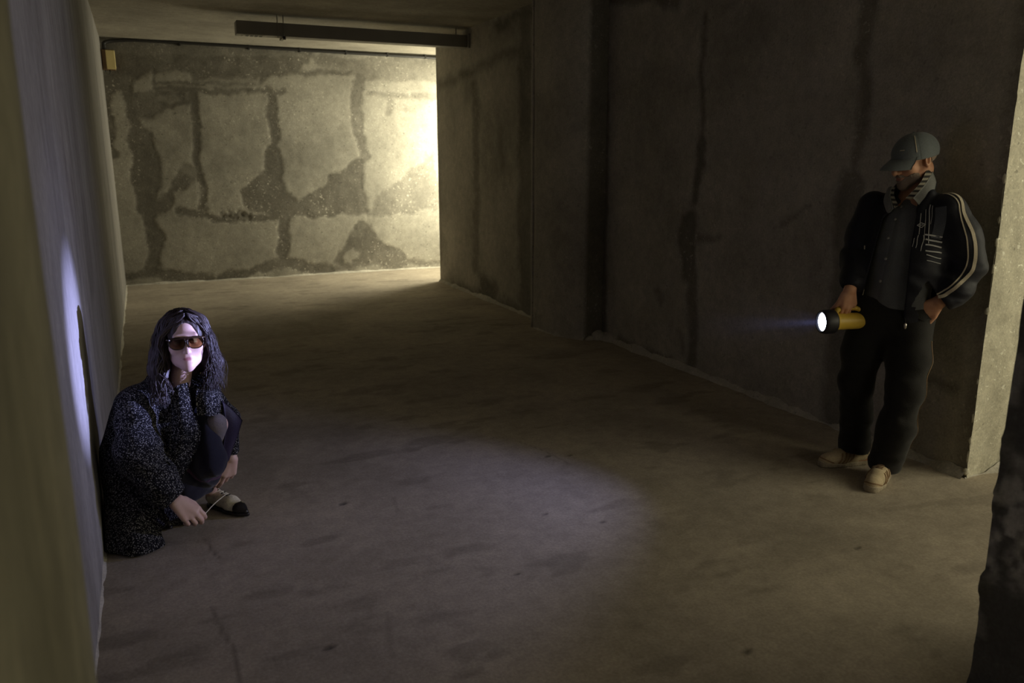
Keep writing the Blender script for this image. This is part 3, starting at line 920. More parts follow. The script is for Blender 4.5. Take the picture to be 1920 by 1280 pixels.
# fabrics and skin
def fabric(name, col, col2=None, scale=60, rough=.9, bump=.25, sheen=.15, weave=True):
    m, nt, b = new_mat(name)
    tc = node(nt, 'ShaderNodeTexCoord')
    n1 = noise_tex(nt, tc.outputs['Object'], 7, 4); n2 = noise_tex(nt, tc.outputs['Object'], scale * 5, 2)
    c = mix_col(nt, n1, tuple(x * .75 for x in col), tuple(x * 1.25 for x in (col2 or col)))
    c = mix_col(nt, 1.0, c, ramp(nt, n2, [(.3, .8), (.7, 1.2)]), 'MULTIPLY')
    nt.links.new(c, b.inputs['Base Color'])
    b.inputs['Roughness'].default_value = rough; b.inputs['Specular IOR Level'].default_value = .2
    b.inputs['Sheen Weight'].default_value = sheen
    bp = node(nt, 'ShaderNodeBump'); bp.inputs['Strength'].default_value = bump; bp.inputs['Distance'].default_value = .003
    nt.links.new(n2, bp.inputs['Height']); nt.links.new(bp.outputs[0], b.inputs['Normal'])
    return m
def skin_mat(name, col, red, rough=.55, lip=(.36, .16, .12)):
    m, nt, b = new_mat(name)
    tc = node(nt, 'ShaderNodeTexCoord')
    n1 = noise_tex(nt, tc.outputs['Object'], 22, 4); n2 = noise_tex(nt, tc.outputs['Object'], 240, 2)
    c = mix_col(nt, ramp(nt, n1, [(.35, 0.0), (.7, 1.0)]), col, red)
    at = node(nt, 'ShaderNodeAttribute'); at.attribute_name = 'tint'
    c = mix_col(nt, at.outputs['Fac'], c, lip)
    nt.links.new(c, b.inputs['Base Color'])
    b.inputs['Roughness'].default_value = rough; b.inputs['Specular IOR Level'].default_value = .35
    bp = node(nt, 'ShaderNodeBump'); bp.inputs['Strength'].default_value = .12; bp.inputs['Distance'].default_value = .002
    nt.links.new(n2, bp.inputs['Height']); nt.links.new(bp.outputs[0], b.inputs['Normal'])
    return m

M['man_skin'] = skin_mat('weathered_skin', (.60, .33, .20), (.52, .25, .145))
M['eye_white'] = plain_mat('eye_white', (.65, .62, .58), .25)
M['beard'] = fabric('grey_stubble', (.20, .145, .105), (.30, .24, .19), 90, .95, .8)
M['jacket'] = fabric('black_track_fabric', (.0085, .009, .014), (.013, .0135, .020), 40, .6, .2, .05)
M['jacket_lining'] = fabric('dark_lining', (.01, .01, .012), None, 40)
M['cream_tape'] = fabric('cream_tape', (.50, .44, .33), None, 60, .8)
M['pale_print'] = plain_mat('pale_print', (.46, .46, .45), .7)
M['grey_panel'] = fabric('slate_panel', (.055, .060, .075), (.075, .08, .095), 50)
M['denim'] = fabric('grey_denim', (.10, .108, .112), (.14, .148, .152), 70, .9, .5)
M['denim_collar'] = fabric('washed_denim_collar', (.17, .18, .17), (.2, .2, .19), 70, .9, .5)
M['black_jeans'] = fabric('black_jeans', (.008, .0075, .007), (.015, .014, .0125), 60, .85, .4)
M['cap'] = fabric('slate_cap_cotton', (.105, .122, .128), (.15, .168, .172), 60)
M['button'] = plain_mat('pewter_button', (.35, .34, .32), .4, .7)
M['metal'] = plain_mat('zip_metal', (.6, .57, .5), .3, .9)
M['shoe_tan'] = fabric('worn_tan_leather', (.40, .31, .18), (.52, .42, .27), 50, .7, .4)
M['shoe_brown'] = fabric('brown_suede', (.22, .14, .07), (.27, .17, .09), 50, .8)
M['shoe_sole'] = fabric('dirty_sole', (.30, .25, .17), (.40, .34, .25), 30, .9)
M['checked'] = None

def checked_mat():
    m, nt, b = new_mat('checked_collar_cloth')
    tc = node(nt, 'ShaderNodeTexCoord')
    w = node(nt, 'ShaderNodeTexWave'); w.wave_type = 'BANDS'; w.bands_direction = 'Z'
    w.inputs['Scale'].default_value = 14; w.inputs['Distortion'].default_value = .6
    nt.links.new(tc.outputs['Object'], w.inputs['Vector'])
    nt.links.new(mix_col(nt, ramp(nt, w.outputs['Fac'], [(.45, 0.0), (.55, 1.0)]), (.30, .275, .215), (.03, .028, .025)), b.inputs['Base Color'])
    b.inputs['Roughness'].default_value = .9
    return m
M['checked'] = checked_mat()

# ================================================================== THE MAN
def trainer(parent, heel, toe, name='shoe', ln=.285):
    heel = V3(heel); toe = V3(toe); f = toe - heel; f[2] = 0; f /= np.linalg.norm(f)
    lat = np.array([f[1], -f[0], 0])
    Bs = np.stack([lat, f, np.array([0, 0, 1.])], 1)         # columns: lateral, forward, up
    k = ln / .285
    loc = lambda P: ((P - heel) @ Bs) / k
    def upper(P):
        q = loc(P)
        d = chain(q, [(0, .035, .045), (0, .10, .052), (.003, .17, .042), (.006, .235, .030), (.006, .252, .028)], [.036, .040, .043, .036, .030], .02)
        d = smin(d, cap(q, (0, .040, .05), (0, .030, .098), .034, .036), .02)
        d = smax(d, q[:, 2] * -1 + .016, .006)
        d = smax(d, -cap(q, (0, .040, .10), (0, .045, .2), .030, .06), .006)
        for yy in (.075, .235):
            d = d + .0016 * np.exp(-((q[:, 1] - yy) / .003) ** 2)
        return d * k
    def sole(P):
        q = loc(P); q2 = q.copy(); q2[:, 2] = 0
        d = chain(q2, [(0, .033, 0), (0, .10, 0), (.004, .175, 0), (.006, .235, 0), (.006, .256, 0)], [.037, .036, .044, .038, .031], .02)
        top = .024 + .010 * np.clip((q[:, 1] - .22) / .05, 0, 1) + .006 * np.clip(1 - q[:, 1] / .06, 0, 1)
        d = smax(d, np.abs(q[:, 2] - top / 2) - top / 2, .005)
        d = d + .0015 * (np.sin(q[:, 1] * 380) > .3) * (q[:, 2] < .008)
        return d * k
    c = (heel + toe) / 2
    up = sdf_obj(name, upper, c - [.22, .22, .08], c + [.22, .22, .2], .0035, M['shoe_tan'], parent)
    sdf_obj('sole', sole, c - [.22, .22, .08], c + [.22, .22, .1], .0035, M['shoe_sole'], up)
    w = lambda x, y, z: heel + Bs @ (np.array([x, y, z]) * k)
    for s in (-1, 1):
        for i in range(4):
            y = .115 + .022 * i
            ribbon('side_stripe', upper, [w(s * .045, y + .02, .022), w(s * .045, y + .006, .045), w(s * .028, y - .006, .075)], .008, M['shoe_brown'], up, .0012, .0016, 4)
    for i in range(5):
        y = .085 + .017 * i
        ribbon('lace', upper, [w(-.019, y, .1), w(0, y + .004, .11), w(.019, y, .1)], .006, M['shoe_brown'], up, .002, .002, 4)
    ribbon('toe_guard', upper, [w(-.036, .225, .03), w(-.022, .255, .04), w(.006, .268, .042), (w(.030, .255, .04)), w(.044, .225, .03)], .006, M['shoe_brown'], up, .001, .0015, 4)
    return up

def build_man():
    at, loc, rz = figure_frame(3.32, 2.76)
    root = bpy.data.objects.new('person', None); link(root); in_frame(root, loc, rz)
    tag(root, 'standing person in grey cap and black track jacket, flashlight in hand, by right wall', 'person')
    Hc = V3((.035, .14, 1.597)); Rh = rotm(15, 0, -50)
    hq = lambda P: (P - Hc) @ Rh
    hw = lambda pts: (V3(pts) @ Rh.T) + Hc
    yaw = -27
    zs = [.80, .95, 1.10, 1.25, 1.36, 1.43]
    cx = [.012, .020, .030, .045, .055, .058]; cy = [.125, .115, .13, .165, .18, .185]
    # hands
    fl_dir = V3((-.82, -.572, 0)); fl_dir /= np.linalg.norm(fl_dir)
    fl_c = V3((-.207, -.015, .797))                       # middle of the flashlight body
    wristR = V3((-.190, -.022, .962))
    # hand hanging down on the handle: knuckles on the near side, fingers curling under the bar
    HR = hand_chains(wristR, V3((.02, .06, -1.0)), V3((-.572, .82, 0)), -1,
                     [(.30, 1.30, 1.15), (.32, 1.35, 1.15), (.34, 1.35, 1.15), (.38, 1.35, 1.15)], .02, [(.85, .42, .12), (.80, .35, .45), (.62, .15, .80)], 1.04)
    wristL = V3((.215, .01, .925))
    HL = hand_chains(wristL, V3((-.75, .18, -.62)), V3((-.2, .95, -.1)), 1, [(.3, .35, .2)] * 4, .04, [(.8, .5, -.2), (.9, .3, -.1), (.9, .2, 0)], 1.05)
    def body(P):
        d = loft(P, zs, cx, cy, [.150, .14, .15, .165, .15, .07], [.10, .10, .105, .105, .085, .06], yaw)
        d = smin(d, cap(P, (-.12, .24, 1.36), (.20, .09, 1.36), .055), .05)
        d = smin(d, cap(P, (.052, .19, 1.40), hw((0, .035, -.06)), .060, .056), .03)
        d = smin(d, near(P, Hc - .18, Hc + .18, lambda Q: head_sdf(hq(Q))), .012)
        d = smin(d, ell(P, (.012, .12, .84), (.155, .11, .11)), .04)
        d = smin(d, chain(P, [(-.075, .13, .83), (-.12, .10, .46), (-.085, .125, .09)], [.075, .052, .036], .02), .03)
        d = smin(d, chain(P, [(.095, .10, .83), (.105, -.03, .48), (.05, -.025, .09)], [.075, .052, .036], .02), .03)
        d = smin(d, chain(P, [(-.135, .24, 1.36), (-.175, .17, 1.10), wristR], [.048, .040, .028], .02), .03)
        d = smin(d, chain(P, [(.215, .09, 1.36), (.315, .10, 1.10), wristL], [.048, .040, .028], .02), .03)
        d = smin(d, hand_near(P, HR), .010)
        d = smin(d, hand_near(P, HL), .010)
        for heel, toe in (((-.045, .155, .04), (-.21, .035, .032)), ((.05, -.02, .04), (.008, -.22, .032))):
            d = smin(d, cap(P, heel, toe, .03, .024), .02)
        return d
    def bmat(c):
        q = hq(c)
        m = np.zeros(len(c), int)
        for s in (-1, 1):
            m[(np.linalg.norm(q - V3((s * .032, -.0775, 0)), axis=1) < .0142) & (np.abs(q[:, 2]) < .0055)] = 1
        return m
    def lips(V):
        q = hq(V)
        return np.where(q[:, 1] < -.07, 1.3 - 3.2 * np.maximum(0, np.sqrt((q[:, 0] / .023) ** 2 + ((q[:, 2] + .0715) / .0105) ** 2) - .62), 0)
    sdf_obj('body', body, (-.36, -.34, -.01), (.46, .40, 1.78), .004, [M['man_skin'], M['eye_white']], root, 1, bmat, tint=lips)

    # beard: close-cropped, jaw and upper lip
    def beard(P):
        q = hq(P); h = head_sdf(q)
        n = (fbm(q * 180, 2, 5) - .5) * .0035
        jaw = np.maximum(q[:, 2] + .068 - .35 * np.clip(np.abs(q[:, 0]) - .03, 0, .03), -(q[:, 2] + .14))
        jaw = np.maximum(jaw, q[:, 1] + .030)
        ch = np.maximum(np.abs(q[:, 0]) - .040, -(q[:, 2] + .062) * 1.0) * 1.0
        tash = np.maximum(np.maximum(np.abs(q[:, 0]) - .034, np.abs(q[:, 2] + .058 + .25 * np.abs(q[:, 0])) - .0085), q[:, 1] + .05)
        reg = np.minimum(jaw, tash) + (fbm(q * 70, 3, 6) - .5) * .022
        lips = ell(q, (0, -.098, -.0735), (.024, .03, .008))
        return np.maximum(np.maximum(np.abs(h) - .0028 - n, reg), -lips)
    sdf_obj('beard', beard, Hc - .16, Hc + .16, .003, M['beard'], root, 1)
    # short hair above the ear under the cap
    def hair(P):
        q = hq(P); h = head_sdf(q)
        reg = np.maximum(np.abs(q[:, 2] - .004) - .030, -(q[:, 1] - .012 + .2 * np.abs(q[:, 2])))
        ears = np.minimum(ell(q, (.082, .012, -.008), (.02, .026, .038)), ell(q, (-.082, .012, -.008), (.02, .026, .038)))
        return np.maximum(np.maximum(np.abs(h - .002) - .005 - (fbm(q * 150, 2, 9) - .5) * .006, reg), -ears)
    sdf_obj('hair', hair, Hc - .16, Hc + .16, .0035, M['beard'], root, 1)

    # shirt
    def shirt(P):
        d = loft(P, [.86, .95, 1.10, 1.25, 1.36, 1.425], cx, [.122, .110, .125, .16, .18, .185], [.178, .165, .170, .178, .16, .085], [.128, .128, .130, .125, .10, .072], yaw)
        n = fbm(P * np.array([9, 9, 4]), 3, 12) - .5
        d = d + n * .012
        pl = P[:, 0] + .022 + (1.25 - P[:, 2]) * .12
        d = d + np.where(P[:, 1] < .12, .002 * np.exp(-(pl / .004) ** 2) - .0016 * np.exp(-((pl - .022) / .016) ** 2), 0)
        d = d + np.where(P[:, 1] < .12, .002 * np.exp(-((P[:, 2] - 1.262) / .005) ** 2), 0)
        # open neck
        d = smax(d, -cap(P, (.015, .00, 1.46), (.035, .06, 1.33), .055, .012), .01)
        return d
    sh = sdf_obj('shirt', shirt, (-.25, -.1, .8), (.3, .4, 1.47), .0045, M['denim'], root, 1)
    for u, v in ((1672, 372), (1666, 403), (1657, 444), (1661, 486), (1656, 528)):
        p = snap(shirt, [at(u, v, .03)], .001)[0]; g = grad(shirt, [p])[0]
        bm = bmesh.new()
        r = bmesh.ops.create_cone(bm, cap_ends=True, segments=14, radius1=.0085, radius2=.0065, depth=.004)
        mt = Matrix.Translation(Vector(p)) @ Vector(g).to_track_quat('Z', 'Y').to_matrix().to_4x4()
        for vv in r['verts']: vv.co = mt @ vv.co
        bm_obj('button', bm, M['button'], sh, True)
    for a, b in (((1642, 408), (1668, 410)), ((1668, 411), (1700, 412))):
        ribbon('yoke_seam', shirt, [at(a[0], a[1], .03), at(b[0], b[1], .03)], .0016, M['denim'], sh, .0005, .0012)
    # collars
    drape('shirt_collar', [[at(1748, 322, .12), at(1735, 345, .06), at(1712, 372, .045)], [at(1752, 332, .13), at(1745, 352, .07), at(1722, 384, .045)], [at(1755, 342, .14), at(1748, 362, .08), at(1719, 382, .05)]], .004, M['denim_collar'], sh)
    drape('shirt_collar', [[at(1672, 350, .11), at(1669, 368, .07), at(1675, 392, .045)], [at(1667, 352, .12), at(1661, 372, .08), at(1666, 400, .05)], [at(1664, 356, .13), at(1657, 376, .10), at(1661, 394, .07)]], .004, M['denim_collar'], sh)
    drape('checked_collar', [[at(1738, 318, .10), at(1724, 345, .05), at(1698, 372, .055)], [at(1743, 321, .105), at(1731, 348, .055), at(1708, 374, .050)], [at(1747, 325, .11), at(1736, 350, .062), at(1714, 372, .052)]], .004, M['checked'], sh)
    drape('checked_collar', [[at(1678, 352, .11), at(1676, 366, .075), at(1684, 386, .05)], [at(1673, 352, .115), at(1670, 367, .08), at(1677, 391, .05)]], .004, M['checked'], sh)

    # trousers
    def trousers(P):
        d = ell(P, (.012, .12, .84), (.185, .135, .15))
        d = smin(d, cap(P, (.012, .11, .80), (.012, .09, .72), .10, .05), .06)
        d = smin(d, chain(P, [(-.085, .125, .82), (-.112, .10, .62), (-.122, .10, .46), (-.108, .115, .28), (-.098, .125, .10)], [.105, .090, .080, .074, .082], .05), .05)
        d = smin(d, chain(P, [(.10, .09, .82), (.11, .03, .62), (.108, -.02, .48), (.085, -.03, .28), (.052, -.02, .085)], [.108, .094, .086, .080, .082], .05), .05)
        w = fbm(P * np.array([7, 7, 11]), 3, 21) - .5
        low = np.clip((.75 - P[:, 2]) / .5, 0, 1)
        d = d + w * (.012 + .018 * low)
        d = d + .002 * low * np.sin(P[:, 2] * 55 + 14 * P[:, 0] + 9 * P[:, 1] + 6 * w)
        d = smax(d, P[:, 2] - .925, .01)
        hem = .045 + .02 * (fbm(P * 9, 2, 23) - .5) + np.where(P[:, 0] < -.03, .03, .0)
        d = smax(d, hem - P[:, 2], .008)
        return d
    tr_ = sdf_obj('trousers', trousers, (-.30, -.2, .0), (.34, .36, .97), .005, M['black_jeans'], root, 1)
    ribbon('side_seam', trousers, [at(1752, 640, .02), at(1740, 680, .0), at(1728, 730, -.03), at(1716, 800, -.04), at(1700, 840, -.04)], .005, M['shoe_brown'], tr_, .0008, .0015)
    ribbon('pocket_edge', trousers, [at(1712, 592, -.02), at(1735, 601, -.02), at(1752, 598, .02)], .006, M['black_jeans'], tr_, .003, .003)

    # jacket
    def jouter(P):
        d = loft(P, [.80, .86, .95, 1.10, 1.25, 1.36, 1.445], [.02] + cx, [.12, .12, .112, .13, .165, .18, .185], [.192, .200, .205, .212, .215, .195, .115], [.140, .150, .155, .160, .152, .128, .085], yaw)
        return d
    def sleeves(P):
        d = chain(P, [(-.125, .235, 1.365), (-.165, .205, 1.22), (-.178, .165, 1.09), (-.188, .02, .995)], [.078, .075, .072, .055], .05)
        e = chain(P, [(.205, .09, 1.36), (.275, .085, 1.24), (.318, .085, 1.10), (.275, .04, .985), (.235, .015, .94)], [.082, .080, .076, .070, .056], .05)
        return np.minimum(d, e)
    def jwr(P):
        w = fbm(P * np.array([6, 6, 10]), 3, 33) - .5
        return w * .020 + .0035 * np.sin(P[:, 2] * 60 + 22 * P[:, 0] + 7 * w) * np.clip((1.3 - P[:, 2]) * 4, 0, 1)
    def jacket(P):
        o = smin(jouter(P), sleeves(P), .045) + jwr(P)
        inner = jouter(P) + jwr(P) + .014
        d = smax(o, -inner, .004)
        z = P[:, 2]
        xl = np.interp(z, [.75, .9, 1.2, 1.38, 1.46], [-.150, -.135, -.092, -.06, -.04])
        xr = np.interp(z, [.75, .9, 1.2, 1.38, 1.46], [.070, .062, .062, .075, .085])
        op = np.maximum(np.maximum(xl - P[:, 0], P[:, 0] - xr), P[:, 1] - .10)
        d = smax(d, -op, .006)
        # hem: left flap hangs lower, the other is pushed up by the arm
        hem = np.interp(P[:, 0], [-.2, -.12, .02, .09, .16, .25], [.86, .85, .83, .785, .82, .84])
        d = smax(d, hem - z, .012)
        # cuffs and neck hole
        col = chain(P, [(.088, .045, 1.36), (.118, .085, 1.43), (.118, .17, 1.475), (.06, .245, 1.475), (-.01, .245, 1.455), (-.045, .18, 1.43), (-.062, .09, 1.36)], [.016, .024, .026, .026, .024, .022, .014], .02)
        d = smin(d, col, .02)
        neck = cap(P, (.052, .15, 1.38), (.045, .13, 1.56), .066, .075)
        d = smax(d, -neck, .008)
        for c, n in (((-.189, -.008, .968), (-.05, -.55, -.85)), ((.222, .008, .932), (-.75, -.1, -.62))):
            n = V3(n) / np.linalg.norm(n)
            near_c = np.linalg.norm(P - V3(c), axis=1) < .12
            d = np.where(near_c, smax(d, (P - V3(c)) @ n, .006), d)
        return d
    jk = sdf_obj('jacket', jacket, (-.30, -.12, .72), (.46, .42, 1.53), .0045, M['jacket'], root, 1, one=True)
    jf = lambda P: smin(jouter(P), sleeves(P), .045) + jwr(P)
    # cream stripes down the sleeve
    ribbon('sleeve_stripe', jf, [at(1771, 357, .1), at(1795, 370, .06), at(1808, 400, .02), at(1823, 440, .01), at(1830, 475, .01), at(1822, 508, .0), at(1800, 532, -.02), at(1780, 548, -.05), at(1758, 556, -.05)], .016, M['cream_tape'], jk, .0016, .0015, 8)
    ribbon('sleeve_stripe', jf, [at(1770, 371, .08), at(1790, 381, .04), at(1800, 410, .02), at(1812, 450, .0), at(1815, 485, .0), at(1806, 510, -.02), at(1785, 534, -.04), at(1758, 549, -.05)], .006, M['cream_tape'], jk, .0016, .0015, 8)
    ribbon('sleeve_stripe', jf, [at(1824, 385, .14), at(1834, 430, .13), at(1844, 480, .12)], .004, M['pale_print'], jk, .0016, .0012, 6)
    ribbon('front_piping', jacket, [at(1623, 462, .10), at(1622, 500, .08), at(1621, 535, .06), at(1622, 555, .05)], .005, M['cream_tape'], jk, .0015, .0015, 6)
    # chest print: slate panel, pin lines, fading bars and a small lozenge mark
    ribbon('chest_panel', jf, [at(1766, 390, .03), at(1764, 410, .02), at(1760, 430, .01), at(1755, 448, .0)], .048, M['grey_panel'], jk, .0008, .001, 6)
    for i, (u, v0, v1, w) in enumerate(((1726, 392, 440, .003), (1735, 386, 452, .002), (1742, 384, 458, .0035), (1748, 388, 420, .0015), (1720, 446, 466, .003), (1728, 444, 472, .003), (1714, 452, 464, .002))):
        ribbon('pin_line', jf, [at(u + 2, v0, .04), at(u - 3, v1, .0)], w, M['pale_print'], jk, .0014, .0012, 8)
    for i in range(6):
        v = 440 + 10.0 * i
        ribbon('print_bar', jf, [at(1734 - i * .6, v + 1, .01), at(1767 - i * 1.2, v + 5, .01)], (.007, .007, .0065, .006, .004, .0025)[i], M['pale_print'], jk, .0016, .0012, 6)
    for a, b in (((1720, 424), (1727, 419)), ((1727, 419), (1735, 422)), ((1735, 422), (1728, 428)), ((1728, 428), (1720, 424)), ((1724, 424), (1731, 423))):
        ribbon('lozenge_mark', jf, [at(a[0], a[1], .02), at(b[0], b[1], .02)], .003, M['pale_print'], jk, .0018, .0012, 4)
    # zip pull at the corner of the flap
    zp = at(1697, 612, -.045)
    bm = bmesh.new(); lump_mesh(bm, zp, .008, 3, (.8, .6, 1.9)); bm_obj('zip_pull', bm, M['metal'], jk, True)
    tube('zip_cord', [at(1696, 596, -.04), at(1697, 604, -.045), zp], .0025, M['jacket_lining'], jk, 6)

    # cap
    def crown(P):
        q = hq(P)
        d = ell(q, (0, .013, .030), (.089, .119, .095))
        inner = d + .008
        cut = .002 - q[:, 2] - .07 * q[:, 1]
        for a in range(6):
            th = math.pi / 6 + a * math.pi / 3
            n = np.array([math.cos(th), math.sin(th)])
            side = (q[:, :2] - [0, .018]) @ np.array([-n[1], n[0]])
            on = ((q[:, :2] - [0, .018]) @ n) > 0
            d = d + np.where(on, .0012 * np.exp(-(side / .0022) ** 2), 0)
        d = np.maximum(d, -inner)
        d = smax(d, cut, .003)
        d = smin(d, sph(q, (0, .018, .1245), .006), .003)
        return d + (fbm(q * 14, 2, 41) - .5) * .004
    cp_ = sdf_obj('cap', crown, Hc - .17, Hc + .17, .003, M['cap'], root, 1, None, 2.0)
    rows = []
    for t, (ry, dz) in enumerate(((-.0, .0), (-.032, -.008), (-.06, -.020), (-.078, -.032))):
        row = []
        for a in np.linspace(-62, 62, 9):
            s, c = math.sin(R(a)), math.cos(R(a))
            x = (.0865 + .002 * t) * s; y = .013 - .116 * c + ry * (c ** .7)
            z = .024 + dz - .026 * (s ** 2) * (1 if t else .12)
            row.append((x, y, z))
        rows.append(row)
    drape('brim', hw(np.array(rows).reshape(-1, 3)).reshape(4, 9, 3), .005, M['cap'], cp_)
    arc = [hw((.050 + .001 * i, -.068 + .004 * i, .04 + .0 * i)) for i in range(1)]
    pts = []
    for th in np.linspace(8, 62, 7):
        e = V3((.090 * math.cos(R(th)) * .86, (.016 - .118 * math.cos(R(th)) * .50), .030 + .095 * math.sin(R(th))))
        pts.append(hw(e))
    ribbon('cap_piping', crown, pts, .004, M['cream_tape'], cp_, .0008, .0016, 5)
    ribbon('cap_badge', crown, [hw((.030, -.098, .068)), hw((.048, -.085, .066))], .004, M['cream_tape'], cp_, .0008, .0014, 5)

    trainer(root, (-.035, .175, 0), (-.262, -.008, 0))
    trainer(root, (.058, .015, 0), (.002, -.27, 0))
    return at, loc, rz, fl_c, fl_dir

man_at, man_loc, man_rz, fl_c, fl_dir = build_man()

# ------------------------------------------------------------------ flashlight in the hand
def build_flashlight():
    root = bpy.data.objects.new('flashlight', None); link(root)
    Mw = Matrix.Translation(man_loc) @ Matrix.Rotation(man_rz, 4, 'Z')
    root.matrix_world = Mw
    tag(root, 'yellow flashlight with black bezel, switched on, in the hand of the standing person', 'flashlight')
    yel = plain_mat('yellow_plastic', (.62, .42, .055), .45, nscale=20, namp=.08)
    blk = plain_mat('black_rubber', (.012, .012, .016), .5)
    chrome = plain_mat('reflector', (.8, .8, .85), .15, 1.0)
    f = fl_dir; up = V3((0, 0, 1)); s = np.cross(f, up)
    def lathe(name, prof, mat, n=40, parent=root, cap_end=True):
        V = []; F = []
        a = np.linspace(0, 2 * np.pi, n, endpoint=False)
        for t, r in prof:
            V.append(fl_c + f * t + r * (np.cos(a)[:, None] * s + np.sin(a)[:, None] * up))
        V = np.concatenate(V)
        for i in range(len(prof) - 1):
            for j in range(n):
                F.append((i * n + j, i * n + (j + 1) % n, (i + 1) * n + (j + 1) % n, (i + 1) * n + j))
        if cap_end:
            F.append(tuple(range(n))); F.append(tuple((len(prof) - 1) * n + j for j in range(n))[::-1])
        return mesh_obj(name, V, F, mat, parent, smooth=True)
    lathe('barrel', [(-.118, .030), (-.116, .038), (-.108, .041), (.03, .043), (.045, .048), (.056, .052)], yel)
    lathe('bezel', [(.052, .050), (.054, .058), (.062, .061), (.10, .061), (.118, .058), (.122, .055), (.122, .0485), (.100, .046)], blk, cap_end=False)
    lathe('reflector', [(.060, .012), (.075, .030), (.095, .043), (.105, .0475)], chrome, cap_end=False)
    lm, nt, b = new_mat('lit_lens')
    b.inputs['Base Color'].default_value = (.8, .85, 1, 1)
    b.inputs['Emission Color'].default_value = (.80, .86, 1.0, 1); b.inputs['Emission Strength'].default_value = 14
    lathe('lens', [(.107, .0475), (.110, .047), (.1125, .03), (.113, .008)], lm)
    def handle(P):
        q = P - fl_c
        u = q @ f; v = q @ s; w = q @ up
        L = np.stack([u, v, w], -1)
        return chain(L, [(.045, 0, .045), (.036, 0, .060), (.012, 0, .068), (-.06, 0, .066), (-.088, 0, .056), (-.098, 0, .036)], [.013, .0115, .0105, .0105, .011, .013], .01)
    sdf_obj('handle', handle, fl_c - .16, fl_c + .16, .003, yel, root)
    bm = bmesh.new(); lump_mesh(bm, fl_c + up * .047 + f * .012, .009, 2, (1, 1, .6)); bm_obj('switch', bm, blk, root, True)
    # its lamp: wide spill and narrow core, at the lens, along the barrel
    return Mw @ Vector(fl_c + f * .118), (Mw.to_3x3() @ Vector(f))
FL, FD = build_flashlight()
def spot(name, loc, aim, deg, blend, power, color, size):
    d = bpy.data.lights.new(name, 'SPOT'); d.spot_size = R(deg); d.spot_blend = blend
    d.energy = power; d.color = color; d.shadow_soft_size = size
    o = bpy.data.objects.new(name, d); link(o); o.location = loc
    o.rotation_euler = (Vector(aim) - Vector(loc)).to_track_quat('-Z', 'Y').to_euler()
    return o
FA = Vector((.0, 3.41, .86))
COOL = (.45, .48, 1.0)
spot('torch_spill', FL, FA, 86, .55, 68, COOL, .02)
spot('torch_halo', FL, FA, 34, 1.0, 50, COOL, .02)
spot('torch_core', FL, FA, 16, 1.0, 1550, COOL, .012)
# ================================================================== THE CROUCHING WOMAN
M['pale_skin'] = skin_mat('pale_skin', (.62, .44, .37), (.57, .37, .31), .5, (.40, .17, .17))
M['hairm'] = None
def hair_mat():
    m, nt, b = new_mat('dark_brown_hair')
    tc = node(nt, 'ShaderNodeTexCoord')
    mp = node(nt, 'ShaderNodeMapping'); mp.inputs['Scale'].default_value = (1, 1, .12)
    nt.links.new(tc.outputs['Object'], mp.inputs['Vector'])
    n1 = noise_tex(nt, mp.outputs[0], 260, 3)
    nt.links.new(mix_col(nt, n1, (.010, .007, .007), (.046, .030, .028)), b.inputs['Base Color'])
    b.inputs['Roughness'].default_value = .5; b.inputs['Specular IOR Level'].default_value = .45
    bp = node(nt, 'ShaderNodeBump'); bp.inputs['Strength'].default_value = .6; bp.inputs['Distance'].default_value = .003
    nt.links.new(n1, bp.inputs['Height']); nt.links.new(bp.outputs[0], b.inputs['Normal'])
    return m
M['hairm'] = hair_mat()
def tweed_mat():
    m, nt, b = new_mat('black_white_tweed')
    tc = node(nt, 'ShaderNodeTexCoord')
    wn = node(nt, 'ShaderNodeTexNoise'); wn.inputs['Scale'].default_value = 16; wn.inputs['Detail'].default_value = 2
    nt.links.new(tc.outputs['Object'], wn.inputs['Vector'])
    ad = node(nt, 'ShaderNodeVectorMath', operation='MULTIPLY_ADD'); ad.inputs[1].default_value = (.02, .02, .02)
    nt.links.new(wn.outputs['Color'], ad.inputs[0]); nt.links.new(tc.outputs['Object'], ad.inputs[2])
    v = node(nt, 'ShaderNodeTexVoronoi'); v.inputs['Scale'].default_value = 175; v.inputs['Randomness'].default_value = .7
    nt.links.new(ad.outputs[0], v.inputs['Vector'])
    fleck = ramp(nt, v.outputs['Distance'], [(.22, 1.0), (.50, 0.0)])
    sel = ramp(nt, v.outputs['Color'], [(.25, .1), (.65, 1.0)])
    mu = node(nt, 'ShaderNodeMath', operation='MULTIPLY'); nt.links.new(fleck, mu.inputs[0]); nt.links.new(sel, mu.inputs[1])
    nt.links.new(mix_col(nt, mu.outputs[0], (.007, .007, .009), (.32, .315, .31)), b.inputs['Base Color'])
    b.inputs['Roughness'].default_value = .95; b.inputs['Specular IOR Level'].default_value = .1
    bp = node(nt, 'ShaderNodeBump'); bp.inputs['Strength'].default_value = .6; bp.inputs['Distance'].default_value = .003
    nt.links.new(fleck, bp.inputs['Height']); nt.links.new(bp.outputs[0], b.inputs['Normal'])
    return m
M['tweed'] = tweed_mat()
M['navy'] = fabric('navy_cloth', (.007, .007, .016), (.010, .010, .022), 50)
M['purple'] = fabric('purple_band', (.060, .024, .055), None, 50)
M['lining'] = fabric('plum_navy_lining', (.010, .008, .024), (.018, .010, .030), 40, .5)
M['stocking'] = fabric('grey_stocking', (.15, .13, .13), None, 60)
M['cream_leather'] = fabric('cream_leather', (.62, .58, .44), (.70, .66, .52), 40, .5, .3)
M['black_leather'] = plain_mat('black_leather', (.014, .012, .012), .35)
M['frame'] = plain_mat('dark_brown_frame', (.030, .016, .010), .2)
